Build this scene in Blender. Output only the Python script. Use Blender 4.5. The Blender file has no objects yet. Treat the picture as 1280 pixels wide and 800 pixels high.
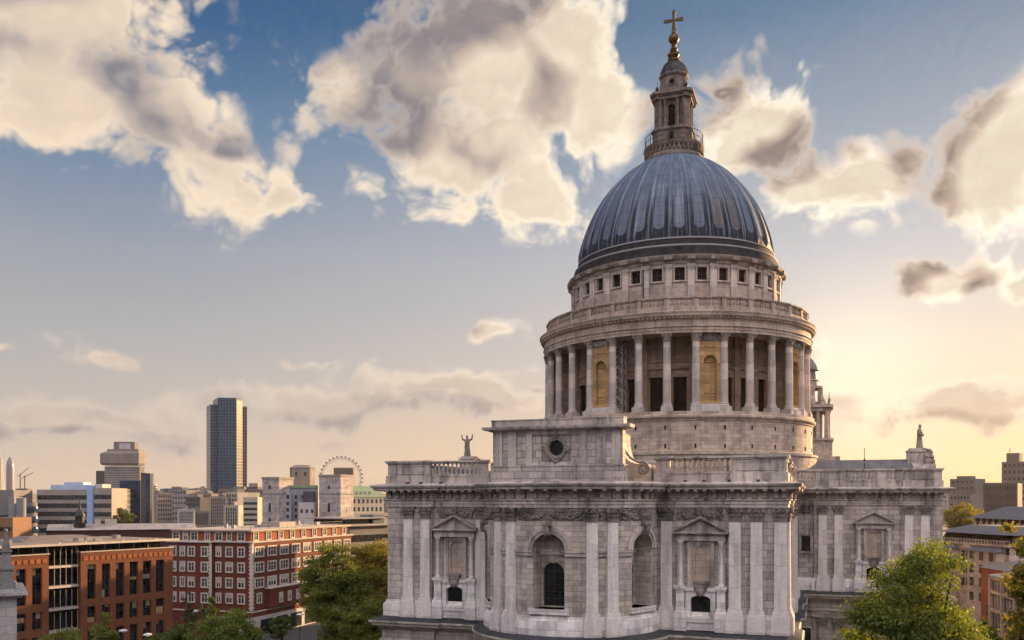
import bpy, math, random
import numpy as np
from mathutils import Vector, Matrix, noise as mnoise

R = math.radians
PI = math.pi
scene = bpy.context.scene
COL = scene.collection

# ------------------------------------------------------------------ camera
CAM = Vector((21.25, -145.8, 33.5))          # on a roof terrace east of the cathedral
YAW = 0.361                                  # view turned left of the cathedral's long axis
FPX, CXP, CYP = 1129.0, 594.2, 624.5         # focal length, principal point (photo is 1280x800)
cam_d = bpy.data.cameras.new('camera')
cam = bpy.data.objects.new('camera', cam_d)
COL.objects.link(cam)
cam.location = CAM
cam.rotation_euler = (R(90), 0, YAW)
cam_d.sensor_width = 36.0
cam_d.lens = FPX / 1280 * 36
cam_d.shift_x = (640 - CXP) / 1280
cam_d.shift_y = (CYP - 400) / 1280
cam_d.clip_start = 0.5
cam_d.clip_end = 20000
scene.camera = cam

def lin(r, g, b, k=1.0):
    f = lambda c: (c / 255 / 12.92) if c <= 10 else ((c / 255 + 0.055) / 1.055) ** 2.4
    return (f(r) * k, f(g) * k, f(b) * k, 1.0)

# ------------------------------------------------------------------ node helper
class NT:
    def __init__(self, tree):
        self.t = tree; self.n = tree.nodes; self.l = tree.links
    def new(self, typ, **kw):
        nd = self.n.new(typ)
        for k, v in kw.items(): setattr(nd, k, v)
        return nd
    def put(self, sock, v):
        if isinstance(v, bpy.types.NodeSocket): self.l.new(v, sock)
        elif v is not None: sock.default_value = v
    def math(self, op, a, b=None, c=None, clamp=False):
        nd = self.new('ShaderNodeMath', operation=op, use_clamp=clamp)
        self.put(nd.inputs[0], a); self.put(nd.inputs[1], b); self.put(nd.inputs[2], c)
        return nd.outputs[0]
    def vec(self, op, a, b=None, s=None):
        nd = self.new('ShaderNodeVectorMath', operation=op)
        self.put(nd.inputs[0], a); self.put(nd.inputs[1], b)
        if s is not None: self.put(nd.inputs['Scale'], s)
        return nd.outputs['Value'] if op in ('DOT_PRODUCT', 'LENGTH') else nd.outputs[0]
    def comb(self, x=0., y=0., z=0.):
        nd = self.new('ShaderNodeCombineXYZ')
        for i, v in enumerate((x, y, z)): self.put(nd.inputs[i], v)
        return nd.outputs[0]
    def sep(self, v):
        nd = self.new('ShaderNodeSeparateXYZ'); self.put(nd.inputs[0], v); return nd.outputs
    def noise(self, v, scale, detail=4., rough=.5, dist=0., out=0, lac=2.):
        nd = self.new('ShaderNodeTexNoise', noise_dimensions='3D')
        self.put(nd.inputs['Vector'], v); nd.inputs['Scale'].default_value = scale
        nd.inputs['Detail'].default_value = detail; nd.inputs['Roughness'].default_value = rough
        nd.inputs['Distortion'].default_value = dist; nd.inputs['Lacunarity'].default_value = lac
        return nd.outputs[out]
    def ramp(self, fac, stops, interp='LINEAR'):
        nd = self.new('ShaderNodeValToRGB'); cr = nd.color_ramp; cr.interpolation = interp
        while len(cr.elements) < len(stops): cr.elements.new(0.5)
        for e, (p, c) in zip(cr.elements, stops):
            e.position = p; e.color = c if len(c) == 4 else (*c, 1)
        self.put(nd.inputs[0], fac); return nd.outputs[0]
    def range(self, v, a, b, c=0., d=1., smooth=False):
        nd = self.new('ShaderNodeMapRange', clamp=True, interpolation_type='SMOOTHSTEP' if smooth else 'LINEAR')
        self.put(nd.inputs[0], v)
        for i, q in enumerate((a, b, c, d)): self.put(nd.inputs[i + 1], q)
        return nd.outputs[0]
    def mix(self, f, a, b, blend='MIX'):
        nd = self.new('ShaderNodeMix', data_type='RGBA', blend_type=blend)
        self.put(nd.inputs[0], f); self.put(nd.inputs[6], a); self.put(nd.inputs[7], b)
        return nd.outputs[2]

# ------------------------------------------------------------------ sun and sky
HAZE = 0.000032           # density of the evening air
SUN_AZ = R(28.0)          # north of the cathedral's axis
SUN_EL = R(10.0)
SUN_DIR = Vector((math.sin(SUN_AZ) * math.cos(SUN_EL), math.cos(SUN_AZ) * math.cos(SUN_EL), math.sin(SUN_EL)))
sun_d = bpy.data.lights.new('sun', 'SUN'); sun_d.energy = 5.0; sun_d.angle = R(0.6); sun_d.color = (1.0, .62, .30)
sun = bpy.data.objects.new('sun', sun_d); COL.objects.link(sun)
sun.rotation_euler = (-SUN_DIR).to_track_quat('-Z', 'Y').to_euler()

scene.view_settings.view_transform = 'Standard'
scene.view_settings.look = 'None'
scene.view_settings.exposure = 1.32         # exposed for the shaded stone
scene.view_settings.gamma = 1.0
scene.view_settings.use_curve_mapping = False
scene.cycles.use_denoising = True
scene.cycles.use_adaptive_sampling = True
scene.cycles.adaptive_threshold = 0.02
scene.cycles.adaptive_min_samples = 8
scene.cycles.max_bounces = 6
scene.cycles.diffuse_bounces = 3
scene.cycles.glossy_bounces = 3
scene.cycles.transmission_bounces = 4
scene.cycles.transparent_max_bounces = 8
scene.cycles.caustics_reflective = False
scene.cycles.caustics_refractive = False
scene.cycles.sample_clamp_indirect = 4.0

def pix_dir(px, py):
    """azimuth from the view axis and elevation of a direction"""
    az = math.atan((px - CXP) / FPX)
    el = math.atan((CYP - py) / FPX * math.cos(az))
    return az, el

# clouds: centre, radii (in units of 1/1129 rad), tilt, strength
CLOUDS = [
 (50,20,270,150,0,1.05),(95,120,235,100,12,1.0),(215,165,190,100,32,1.0),(265,205,180,62,10,1.0),(342,231,78,38,0,.95),
 (610,95,260,150,0,1.05),(700,50,140,120,0,1.1),(575,190,230,105,8,1.0),(655,235,135,72,20,.95),(440,115,150,110,0,.72),(500,60,130,80,0,.7),
 (745,130,105,110,0,1.0),(720,5,110,60,0,.9),
 (945,140,112,84,25,1.08),(905,192,105,66,0,.95),(930,170,90,80,0,.9),(886,98,30,15,10,.8),
 (1068,228,150,76,0,1.1),(1010,238,100,58,0,.92),(1250,215,145,120,0,1.15),(1290,160,95,80,0,1.05),
 (1185,331,120,44,-8,1.0),(1280,340,50,38,0,.9),
 (540,492,220,46,0,.95),(430,508,250,42,0,.9),(640,505,160,34,0,.8),(110,520,320,44,0,.92),(140,440,170,34,0,.7),(-10,437,60,22,0,.7),
 (618,413,70,20,-5,.72),(690,466,80,18,0,.6),(1205,510,165,46,0,1.05),(1050,512,70,42,0,.85),(1120,570,170,24,0,.6),
 (390,463,70,16,0,.6),(1010,450,80,50,0,.55),(420,552,110,16,0,.5),(230,405,160,30,0,.35),
 (-250,180,260,110,0,1.0),(1560,320,260,120,0,1.0),(300,-120,400,90,0,.8),(1050,-130,300,70,0,.7),
]

world = bpy.data.worlds.new('World'); scene.world = world
world.use_nodes = True
world.cycles.sampling_method = 'MANUAL'
world.cycles.sample_map_resolution = 512

def cloud_group():
    g = bpy.data.node_groups.new('cloud_density', 'ShaderNodeTree')
    g.interface.new_socket('P', in_out='INPUT', socket_type='NodeSocketVector')
    g.interface.new_socket('D', in_out='OUTPUT', socket_type='NodeSocketFloat')
    g.interface.new_socket('Shape', in_out='OUTPUT', socket_type='NodeSocketFloat')
    n = NT(g)
    gi = n.new('NodeGroupInput').outputs[0]; go = n.new('NodeGroupOutput')
    w = n.noise(gi, 9., 3., .5, out=1)
    wv = n.vec('SCALE', n.vec('SUBTRACT', w, (.5, .5, .5)), s=.075)
    p = n.vec('ADD', gi, wv)
    p = n.vec('MULTIPLY', p, (1., 1., 0.))
    acc = None
    for (cx, cy, rx, ry, rot, wt) in CLOUDS:
        rx *= 1.12; ry *= 1.12
        az, el = pix_dir(cx, cy)
        k = math.cos(az)
        m = n.new('ShaderNodeMapping', vector_type='TEXTURE')
        n.put(m.inputs[0], p)
        m.inputs['Location'].default_value = (az, el, 0)
        m.inputs['Rotation'].default_value = (0, 0, -R(rot))
        m.inputs['Scale'].default_value = (rx / FPX * k, ry / FPX * k, 1)
        gr = n.new('ShaderNodeTexGradient', gradient_type='SPHERICAL')
        n.put(gr.inputs[0], m.outputs[0])
        s = n.math('MULTIPLY', gr.outputs['Fac'], wt)
        if acc is None: acc = s
        else: acc = n.math('SMOOTH_MAX', acc, s, .12)
    gs = n.vec('MULTIPLY', gi, (1., 1.3, 1.))
    fb = n.noise(gs, 10., 8., .58)
    fs_ = n.noise(gs, 9., 1.0, .5)
    v = n.new('ShaderNodeTexVoronoi', feature='SMOOTH_F1', distance='EUCLIDEAN')
    n.put(v.inputs['Vector'], n.vec('MULTIPLY', p, (1., 1.2, 1.)))
    v.inputs['Scale'].default_value = 17.; v.inputs['Detail'].default_value = 3.; v.inputs['Roughness'].default_value = .6
    v.inputs['Smoothness'].default_value = .35
    puff = n.math('SUBTRACT', .82, v.outputs['Distance'])
    amp = n.range(acc, .03, .42, .12, 1.)
    d = n.math('ADD', n.math('MULTIPLY', n.math('SUBTRACT', fb, .5), .80), n.math('MULTIPLY', puff, .55))
    d = n.math('ADD', n.math('MULTIPLY', acc, 1.12), n.math('MULTIPLY', d, amp))
    sm = n.math('ADD', acc, n.math('MULTIPLY', n.math('SUBTRACT', fs_, .5), .5))
    n.put(go.inputs[0], d); n.put(go.inputs[1], sm)
    return g

def build_sky():
    n = NT(world.node_tree)
    n.n.clear()
    out = n.new('ShaderNodeOutputWorld'); bg = n.new('ShaderNodeBackground')
    n.l.new(bg.outputs[0], out.inputs[0])
    bg.inputs['Strength'].default_value = .05
    d = n.new('ShaderNodeTexCoord').outputs['Generated']
    xr = n.vec('DOT_PRODUCT', d, (math.cos(YAW), math.sin(YAW), 0))
    yf = n.vec('DOT_PRODUCT', d, (-math.sin(YAW), math.cos(YAW), 0))
    z = n.sep(d)[2]
    az = n.math('ARCTAN2', xr, yf)
    el = n.math('ARCSINE', z)
    # clear sky: Nishita plus the low evening haze of the photograph
    nis = n.new('ShaderNodeTexSky', sky_type='NISHITA', sun_disc=False)
    nis.sun_elevation = SUN_EL; nis.sun_rotation = SUN_AZ
    nis.air_density = 1.0; nis.dust_density = 1.5; nis.ozone_density = 1.0
    nisc = n.vec('SCALE', nis.outputs[0], s=.11)
    e = n.math('MULTIPLY', n.math('ADD', el, n.math('MULTIPLY', n.math('SUBTRACT', n.noise(n.comb(az, n.math('MULTIPLY', el, 3.)), 3., 3.), .5), .05)), 1.6)
    S = 1.6
    left = n.ramp(e, [(0, lin(220,198,178)), (.065*S, lin(211,195,182)), (.15*S, lin(186,182,181)), (.26*S, lin(160,166,177)), (.38*S, lin(100,132,165)), (.48*S, lin(48,94,140)), (1., lin(28,62,110))])
    right = n.ramp(e, [(0, lin(247,203,150)), (.065*S, lin(246,214,178)), (.15*S, lin(234,217,202)), (.26*S, lin(206,203,206)), (.38*S, lin(158,168,182)), (.48*S, lin(108,134,160)), (1., lin(60,90,130))])
    back = n.ramp(e, [(0, lin(186,176,184,.62)), (.15, lin(182,178,194,.75)), (.5, lin(165,176,200,1.5)), (1., lin(60,95,140,1.4))])  # unseen rear sky, dimmed low and raised higher up to light the stone
    fa = n.range(az, -.45, .55, smooth=True)
    front = n.mix(fa, left, right)
    # brighter towards the sun, which stands just outside the frame
    dots = n.vec('DOT_PRODUCT', d, tuple(SUN_DIR))
    glow = n.math('POWER', n.math('MAXIMUM', dots, 0.), 14.)
    front = n.mix(1.0, front, n.vec('SCALE', n.comb(1., .72, .36), s=n.math('MULTIPLY', glow, .012)), 'ADD')
    bf = n.range(yf, .25, -.25, smooth=True)
    clear = n.mix(bf, front, back)
    clear = n.mix(.08, clear, nisc)
    # the veiled brightness just right of the drum, where the light breaks through
    ga, ge = pix_dir(1062, 470)
    gd = n.vec('SUBTRACT', n.comb(az, el, 0.), (ga, ge, 0.))
    g1 = n.math('EXPONENT', n.math('MULTIPLY', n.vec('DOT_PRODUCT', gd, gd), -1/(2*.065**2)))
    gd2 = n.vec('MULTIPLY', n.vec('SUBTRACT', n.comb(az, el, 0.), (ga + .10, ge, 0.)), (.7, 1., 1.))
    g2 = n.math('EXPONENT', n.math('MULTIPLY', n.vec('DOT_PRODUCT', gd2, gd2), -1/(2*.13**2)))
    gl_ = n.math('ADD', n.math('MULTIPLY', g1, .26), n.math('MULTIPLY', g2, .012))
    clear = n.mix(1.0, clear, n.vec('SCALE', n.comb(1., .86, .62), s=gl_), 'ADD')
    # clouds
    P = n.comb(az, el, 0.)
    g = cloud_group()
    a = n.new('ShaderNodeGroup', node_tree=g); n.put(a.inputs[0], P)
    b = n.new('ShaderNodeGroup', node_tree=g); n.put(b.inputs[0], n.vec('ADD', P, n.comb(n.range(el, .08, .3, .014, .055), n.range(el, .10, .34, .022, -.040), 0.)))
    D, Da, Db = a.outputs[0], a.outputs[1], b.outputs[1]
    alpha = n.range(D, .20, .56, smooth=True)
    low = n.range(el, .20, .10)                        # far cloud near the horizon melts into the haze
    alpha = n.math('MULTIPLY', alpha, n.math('SUBTRACT', 1., n.math('MULTIPLY', low, .25)))
    diff = n.math('SUBTRACT', Da, Db)
    sh = n.range(diff, -.17, .20)
    sh = n.math('ADD', sh, n.math('MULTIPLY', n.math('SUBTRACT', D, Da), .55))
    thick = n.range(D, .25, .75, smooth=True)
    sh = n.math('ADD', n.math('MULTIPLY', sh, .82), n.math('MULTIPLY', n.math('SUBTRACT', 1., thick), .46), clamp=True)
    sh = n.math('MULTIPLY', n.math('SUBTRACT', sh, .035), n.range(el, .10, .22, .62, 1.), clamp=True)
    rlit = n.mix(fa, lin(247,226,200), lin(255,244,220))
    rshd = n.mix(fa, lin(138,136,145), lin(150,134,124))
    rmid = n.mix(fa, lin(202,187,175), lin(208,188,170))
    t1 = n.range(sh, 0., .5); t2 = n.range(sh, .45, 1.)
    cc = n.mix(t2, n.mix(t1, rshd, rmid), rlit)
    # unseen bright clouds behind the camera, added to lift the shaded east front
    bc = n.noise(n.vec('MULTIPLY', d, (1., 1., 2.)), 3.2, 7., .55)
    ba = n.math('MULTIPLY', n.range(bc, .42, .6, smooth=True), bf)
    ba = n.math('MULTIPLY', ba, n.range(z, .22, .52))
    cc = n.mix(1.0, cc, n.vec('SCALE', n.comb(1., .86, .62), s=n.math('MULTIPLY', gl_, .5)), 'ADD')
    rim = n.math('MULTIPLY', n.math('SUBTRACT', 1., thick), n.math('ADD', n.math('MULTIPLY', fa, .30), .06))
    cc = n.mix(1.0, cc, n.vec('SCALE', n.comb(1., .90, .74), s=rim), 'ADD')
    sky = n.mix(alpha, clear, cc)
    sky = n.mix(ba, sky, BACK_FILL_CLOUD)
    # the ground side of the sky sphere
    sky = n.mix(n.range(z, -.01, -.06), sky, lin(120,110,100))
    n.put(bg.inputs[0], n.vec('SCALE', sky, s=8.0))

BACK_FILL_CLOUD = (3.9, 3.5, 3.5, 1)
build_sky()

# ------------------------------------------------------------------ mesh builder
class MB:
    def __init__(self):
        self.v = []; self.f = []; self.uv = []; self.hasuv = False
    def add(self, verts, faces, uvs=None):
        b = len(self.v)
        self.v.extend([tuple(p) for p in verts])
        for i, f in enumerate(faces):
            self.f.append(tuple(b + q for q in f))
            self.uv.append(uvs[i] if uvs else None)
        return self
    def quad(self, a, b, c, d, uv=None):
        return self.add([a, b, c, d], [(0, 1, 2, 3)], [uv] if uv else None)
    def box(self, x0, x1, y0, y1, z0, z1, M=None):
        vs = [(x, y, z) for z in (z0, z1) for y in (y0, y1) for x in (x0, x1)]
        if M is not None: vs = [tuple(M @ Vector(p)) for p in vs]
        return self.add(vs, [(0,2,3,1),(4,5,7,6),(0,1,5,4),(2,6,7,3),(0,4,6,2),(1,3,7,5)])
    def prism(self, pts, z0, z1, M=None):
        n = len(pts)
        vs = [(x, y, z0) for x, y in pts] + [(x, y, z1) for x, y in pts]
        if M is not None: vs = [tuple(M @ Vector(p)) for p in vs]
        fs = [(i, (i+1) % n, n + (i+1) % n, n + i) for i in range(n)]
        fs += [tuple(range(n-1, -1, -1)), tuple(range(n, 2*n))]
        return self.add(vs, fs)
    def frustum(self, x0, x1, y0, y1, z0, X0, X1, Y0, Y1, z1):
        vs = [(x0,y0,z0),(x1,y0,z0),(x0,y1,z0),(x1,y1,z0),(X0,Y0,z1),(X1,Y0,z1),(X0,Y1,z1),(X1,Y1,z1)]
        return self.add(vs, [(0,2,3,1),(4,5,7,6),(0,1,5,4),(2,6,7,3),(0,4,6,2),(1,3,7,5)])
    def lathe(self, prof, n=24, a0=0., a1=2*PI, c=(0,0,0), cap=True, uscale=None, M=None):
        full = abs(a1 - a0 - 2*PI) < 1e-6
        k = n if full else n + 1
        vs = []
        L = [0.]
        for i in range(1, len(prof)): L.append(L[-1] + math.hypot(prof[i][0]-prof[i-1][0], prof[i][1]-prof[i-1][1]))
        for (r, z) in prof:
            for j in range(k):
                a = a0 + (a1 - a0) * j / n
                vs.append((c[0] + r*math.cos(a), c[1] + r*math.sin(a), c[2] + z))
        if M is not None: vs = [tuple(M @ Vector(p)) for p in vs]
        fs = []; uv = []
        for i in range(len(prof) - 1):
            rr = uscale or max(prof[i][0], prof[i+1][0])
            for j in range(n):
                j2 = (j + 1) % k
                fs.append((i*k + j, i*k + j2, (i+1)*k + j2, (i+1)*k + j))
                u0 = (a0 + (a1-a0)*j/n)*rr; u1 = (a0 + (a1-a0)*(j+1)/n)*rr
                v0 = prof[i][1] if uscale is None else L[i]; v1 = prof[i+1][1] if uscale is None else L[i+1]
                uv.append(((u0,v0),(u1,v0),(u1,v1),(u0,v1)))
        if cap and full:
            if prof[0][0] > 1e-4: fs.append(tuple(range(n-1, -1, -1))); uv.append(None)
            if prof[-1][0] > 1e-4: fs.append(tuple((len(prof)-1)*k + j for j in range(n))); uv.append(None)
        return self.add(vs, fs, uv)
    def sweep(self, path, prof, closed=False):
        """path: list of (x, y); the profile's first number goes to the right of travel, the second up"""
        P = [Vector(p) for p in path]; n = len(P)
        offs = []
        for i in range(n):
            a = P[i-1] if (i > 0 or closed) else None
            b = P[(i+1) % n] if (i < n-1 or closed) else None
            d1 = (P[i] - a).normalized() if a is not None else None
            d2 = (b - P[i]).normalized() if b is not None else None
            if d1 is None: d1 = d2
            if d2 is None: d2 = d1
            n1 = Vector((d1.y, -d1.x)); n2 = Vector((d2.y, -d2.x))
            m = (n1 + n2)
            m = n1 if m.length < 1e-6 else m.normalized()
            k = m.dot(n1); offs.append(m / max(k, .35))
        vs = []
        for (o, z) in prof:
            for i in range(n):
                q = P[i] + offs[i]*o; vs.append((q.x, q.y, z))
        fs = []; uv = []
        cum = [0.]
        for i in range(1, n + 1): cum.append(cum[-1] + (P[i % n] - P[i-1]).length)
        pl = [0.]
        for i in range(1, len(prof)): pl.append(pl[-1] + math.hypot(prof[i][0]-prof[i-1][0], prof[i][1]-prof[i-1][1]))
        segs = n if closed else n - 1
        for j in range(len(prof) - 1):
            for i in range(segs):
                i2 = (i+1) % n
                fs.append((j*n + i, j*n + i2, (j+1)*n + i2, (j+1)*n + i))
                uv.append(((cum[i], pl[j]), (cum[i+1], pl[j]), (cum[i+1], pl[j+1]), (cum[i], pl[j+1])))
        if not closed:
            fs.append(tuple(j*n for j in range(len(prof)))); uv.append(None)
            fs.append(tuple(j*n + n-1 for j in range(len(prof)-1, -1, -1))); uv.append(None)
        return self.add(vs, fs, uv)
    def tube(self, pts, radii, n=6, cap=True):
        P = [Vector(p) for p in pts]
        if not isinstance(radii, (list, tuple)): radii = [radii]*len(P)
        vs = []
        for i, p in enumerate(P):
            t = (P[min(i+1, len(P)-1)] - P[max(i-1, 0)]).normalized()
            u = t.cross(Vector((0,0,1)));
            if u.length < .05: u = t.cross(Vector((1,0,0)))
            u.normalize(); w = t.cross(u)
            for j in range(n):
                a = 2*PI*j/n
                vs.append(p + (u*math.cos(a) + w*math.sin(a))*radii[i])
        fs = []
        for i in range(len(P)-1):
            for j in range(n):
                j2 = (j+1) % n
                fs.append((i*n+j, i*n+j2, (i+1)*n+j2, (i+1)*n+j))
        if cap: fs += [tuple(range(n-1,-1,-1)), tuple((len(P)-1)*n + j for j in range(n))]
        return self.add(vs, fs)
    def ball(self, c, r, seg=10, rings=6):
        rx, ry, rz = r if isinstance(r, (tuple, list)) else (r, r, r)
        vs = [(c[0], c[1], c[2]-rz)]
        for i in range(1, rings):
            ph = -PI/2 + PI*i/rings
            for j in range(seg):
                a = 2*PI*j/seg
                vs.append((c[0]+rx*math.cos(ph)*math.cos(a), c[1]+ry*math.cos(ph)*math.sin(a), c[2]+rz*math.sin(ph)))
        vs.append((c[0], c[1], c[2]+rz)); top = len(vs)-1
        fs = [(0, 1+(j+1) % seg, 1+j) for j in range(seg)]
        for i in range(rings-2):
            for j in range(seg):
                a = 1+i*seg+j; b = 1+i*seg+(j+1) % seg
                fs.append((a, b, b+seg, a+seg))
        o = 1+(rings-2)*seg
        fs += [(o+j, o+(j+1) % seg, top) for j in range(seg)]
        return self.add(vs, fs)
    def merge(self, other, M=None):
        vs = other.v if M is None else [tuple(M @ Vector(p)) for p in other.v]
        return self.add(vs, other.f, other.uv)
    def mesh(self, name, mat, smooth=35):
        me = bpy.data.meshes.new(name)
        me.from_pydata(self.v, [], self.f)
        uvl = me.uv_layers.new(name='uv')
        V = self.v
        data = []
        for f, uv in zip(self.f, self.uv):
            if uv is not None:
                for q in uv: data.extend(q)
            else:
                p0, p1, p2 = V[f[0]], V[f[1]], V[f[2]]
                if len(f) > 4:      # cap polygons: use a wider triangle
                    p1 = V[f[len(f)//3]]; p2 = V[f[2*len(f)//3]]
                ax, ay, az = p1[0]-p0[0], p1[1]-p0[1], p1[2]-p0[2]
                bx, by, bz = p2[0]-p0[0], p2[1]-p0[1], p2[2]-p0[2]
                nx, ny, nz = abs(ay*bz-az*by), abs(az*bx-ax*bz), abs(ax*by-ay*bx)
                if nz >= nx and nz >= ny:
                    for q in f: data.extend((V[q][0], V[q][1]))
                elif nx >= ny:
                    for q in f: data.extend((V[q][1], V[q][2]))
                else:
                    for q in f: data.extend((V[q][0], V[q][2]))
        uvl.data.foreach_set('uv', data)
        me.materials.append(mat)
        if smooth:
            me.polygons.foreach_set('use_smooth', [True]*len(me.polygons))
            me.set_sharp_from_angle(angle=R(smooth))
        me.update()
        return me

def link(name, data, parent=None, loc=(0,0,0), rz=0., scale=None):
    o = bpy.data.objects.new(name, data)
    COL.objects.link(o)
    o.location = loc; o.rotation_euler = (0, 0, rz)
    if scale is not None: o.scale = scale
    if parent is not None: o.parent = parent
    return o
def obj(name, mb, mat, parent=None, loc=(0,0,0), rz=0., smooth=35):
    return link(name, mb.mesh(name, mat, smooth), parent, loc, rz)
def tag(o, label, cat, group=None, kind=None):
    if label: o['label'] = label
    if cat: o['category'] = cat
    if group: o['group'] = group
    if kind: o['kind'] = kind
    return o
def thing(name, label, cat, loc=(0,0,0), rz=0., group=None):
    return tag(link(name, None, None, loc, rz), label, cat, group)
def structure(name, mb, mat, smooth=35, loc=(0,0,0)):
    return tag(obj(name, mb, mat, None, loc, 0., smooth), None, None, None, 'structure')

def at(px, zc, h=0.):
    """world point seen at photo column px, at depth zc and height h relative to the camera"""
    xc = (px - CXP)/FPX*zc
    return Vector((CAM.x + xc*math.cos(YAW) - zc*math.sin(YAW), CAM.y + xc*math.sin(YAW) + zc*math.cos(YAW), CAM.z + h))
def hy(py, zc): return (CYP - py)*zc/FPX

# ------------------------------------------------------------------ materials
def material(name):
    m = bpy.data.materials.new(name); m.use_nodes = True
    n = NT(m.node_tree); n.n.clear()
    out = n.new('ShaderNodeOutputMaterial'); p = n.new('ShaderNodeBsdfPrincipled')
    n.l.new(p.outputs[0], out.inputs[0])
    return m, n, p, out
def bump(n, p, h, strength=.3, dist=.02):
    b = n.new('ShaderNodeBump'); b.inputs['Strength'].default_value = strength; b.inputs['Distance'].default_value = dist
    n.put(b.inputs['Height'], h); n.l.new(b.outputs[0], p.inputs['Normal'])
def c4(t): return (*t, 1) if len(t) == 3 else t

def stone(name, base, soot=.35, brick=None, streak=.5, rough=.85, var=.12, sootcol=(.055,.048,.045), pale=None):
    """weathered limestone; brick = (width, height, mortar)"""
    m, n, p, out = material(name)
    pos = n.new('ShaderNodeNewGeometry').outputs['Position']
    uv = n.new('ShaderNodeUVMap', uv_map='uv').outputs[0]
    b = Vector(base)
    big = n.noise(pos, .22, 4., .6)
    col = n.ramp(big, [(.25, c4(tuple(b*(1-var*2)))), (.5, c4(tuple(b))), (.75, c4(tuple(Vector((min(1,b.x*(1+var)), b.y*(1+var), b.z*(1+var))))))])
    fine = n.noise(pos, 3.2, 5., .65)
    col = n.mix(1., col, n.ramp(fine, [(.25, (.80,.79,.78,1)), (.7, (1.08,1.07,1.06,1))]), 'MULTIPLY')
    h = fine
    if brick:
        bt = n.new('ShaderNodeTexBrick', offset=.5)
        n.put(bt.inputs['Vector'], uv)
        bt.inputs['Scale'].default_value = 1.; bt.inputs['Brick Width'].default_value = brick[0]
        bt.inputs['Row Height'].default_value = brick[1]; bt.inputs['Mortar Size'].default_value = brick[2]
        bt.inputs['Mortar Smooth'].default_value = .3; bt.inputs['Bias'].default_value = 0.
        bt.inputs['Color1'].default_value = (.74,.735,.73,1); bt.inputs['Color2'].default_value = (1.18,1.15,1.12,1); bt.inputs['Mortar'].default_value = (.50,.47,.45,1)
        col = n.mix(1., col, bt.outputs['Color'], 'MULTIPLY')
        h = n.math('SUBTRACT', n.math('MULTIPLY', fine, .25), n.math('MULTIPLY', bt.outputs['Fac'], 1.))
    # rain streaks and soot patches
    sv = n.vec('MULTIPLY', pos, (1.5, 1.5, .12))
    st = n.noise(sv, 1.0, 5., .62)
    pt = n.noise(pos, .55, 6., .68)
    s = n.math('ADD', n.math('MULTIPLY', st, streak), n.math('MULTIPLY', pt, 1. - streak))
    sf = n.range(s, .46, .63, 0., soot, smooth=True)
    col = n.mix(sf, col, c4(sootcol))
    if pale:
        pn = n.noise(n.vec('MULTIPLY', n.vec('ADD', pos, (31., 7., 3.)), (.9, .9, .2)), .8, 5., .6)
        col = n.mix(n.range(pn, .52, .68, 0., .7, smooth=True), col, c4(pale))
    n.put(p.inputs['Base Color'], col)
    p.inputs['Roughness'].default_value = rough
    p.inputs['Specular IOR Level'].default_value = .25
    bump(n, p, h, .55, .035)
    return m

def plain(name, base, rough=.7, metal=0., var=.15, scale=.6, spec=.4, bumps=.0):
    m, n, p, out = material(name)
    pos = n.new('ShaderNodeNewGeometry').outputs['Position']
    b = Vector(base)
    nz = n.noise(pos, scale, 5., .6)
    n.put(p.inputs['Base Color'], n.ramp(nz, [(.3, c4(tuple(b*(1-var)))), (.7, c4(tuple(b*(1+var))))]))
    p.inputs['Roughness'].default_value = rough; p.inputs['Metallic'].default_value = metal
    p.inputs['Specular IOR Level'].default_value = spec
    if bumps: bump(n, p, n.noise(pos, scale*8, 4.), bumps, .02)
    return m

def brickwork(name, c1, c2, mortar, bw=.45, rh=.15, ms=.018, rough=.85, var=.12):
    m, n, p, out = material(name)
    pos = n.new('ShaderNodeNewGeometry').outputs['Position']
    uv = n.new('ShaderNodeUVMap', uv_map='uv').outputs[0]
    bt = n.new('ShaderNodeTexBrick', offset=.5); n.put(bt.inputs['Vector'], uv)
    bt.inputs['Scale'].default_value = 1.; bt.inputs['Brick Width'].default_value = bw; bt.inputs['Row Height'].default_value = rh
    bt.inputs['Mortar Size'].default_value = ms
    bt.inputs['Color1'].default_value = c4(c1); bt.inputs['Color2'].default_value = c4(c2); bt.inputs['Mortar'].default_value = c4(mortar)
    nz = n.noise(pos, .35, 5., .6)
    col = n.mix(1., bt.outputs['Color'], n.ramp(nz, [(.3, (1-var*1.5,)*3 + (1,)), (.7, (1+var,)*3 + (1,))]), 'MULTIPLY')
    n.put(p.inputs['Base Color'], col); p.inputs['Roughness'].default_value = rough; p.inputs['Specular IOR Level'].default_value = .2
    bump(n, p, n.math('SUBTRACT', 1., bt.outputs['Fac']), .3, .01)
    return m

def glass(name, base=(.02,.024,.03), rough=.08, var=.5):
    m, n, p, out = material(name)
    pos = n.new('ShaderNodeNewGeometry').outputs['Position']
    nz = n.noise(pos, .7, 2.)
    b = Vector(base)
    n.put(p.inputs['Base Color'], n.ramp(nz, [(.35, c4(tuple(b*(1-var)))), (.65, c4(tuple(b*(1+var))))]))
    p.inputs['Roughness'].default_value = rough; p.inputs['Specular IOR Level'].default_value = .35
    bump(n, p, n.noise(pos, .9, 1.), .06, .05)
    return m

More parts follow.
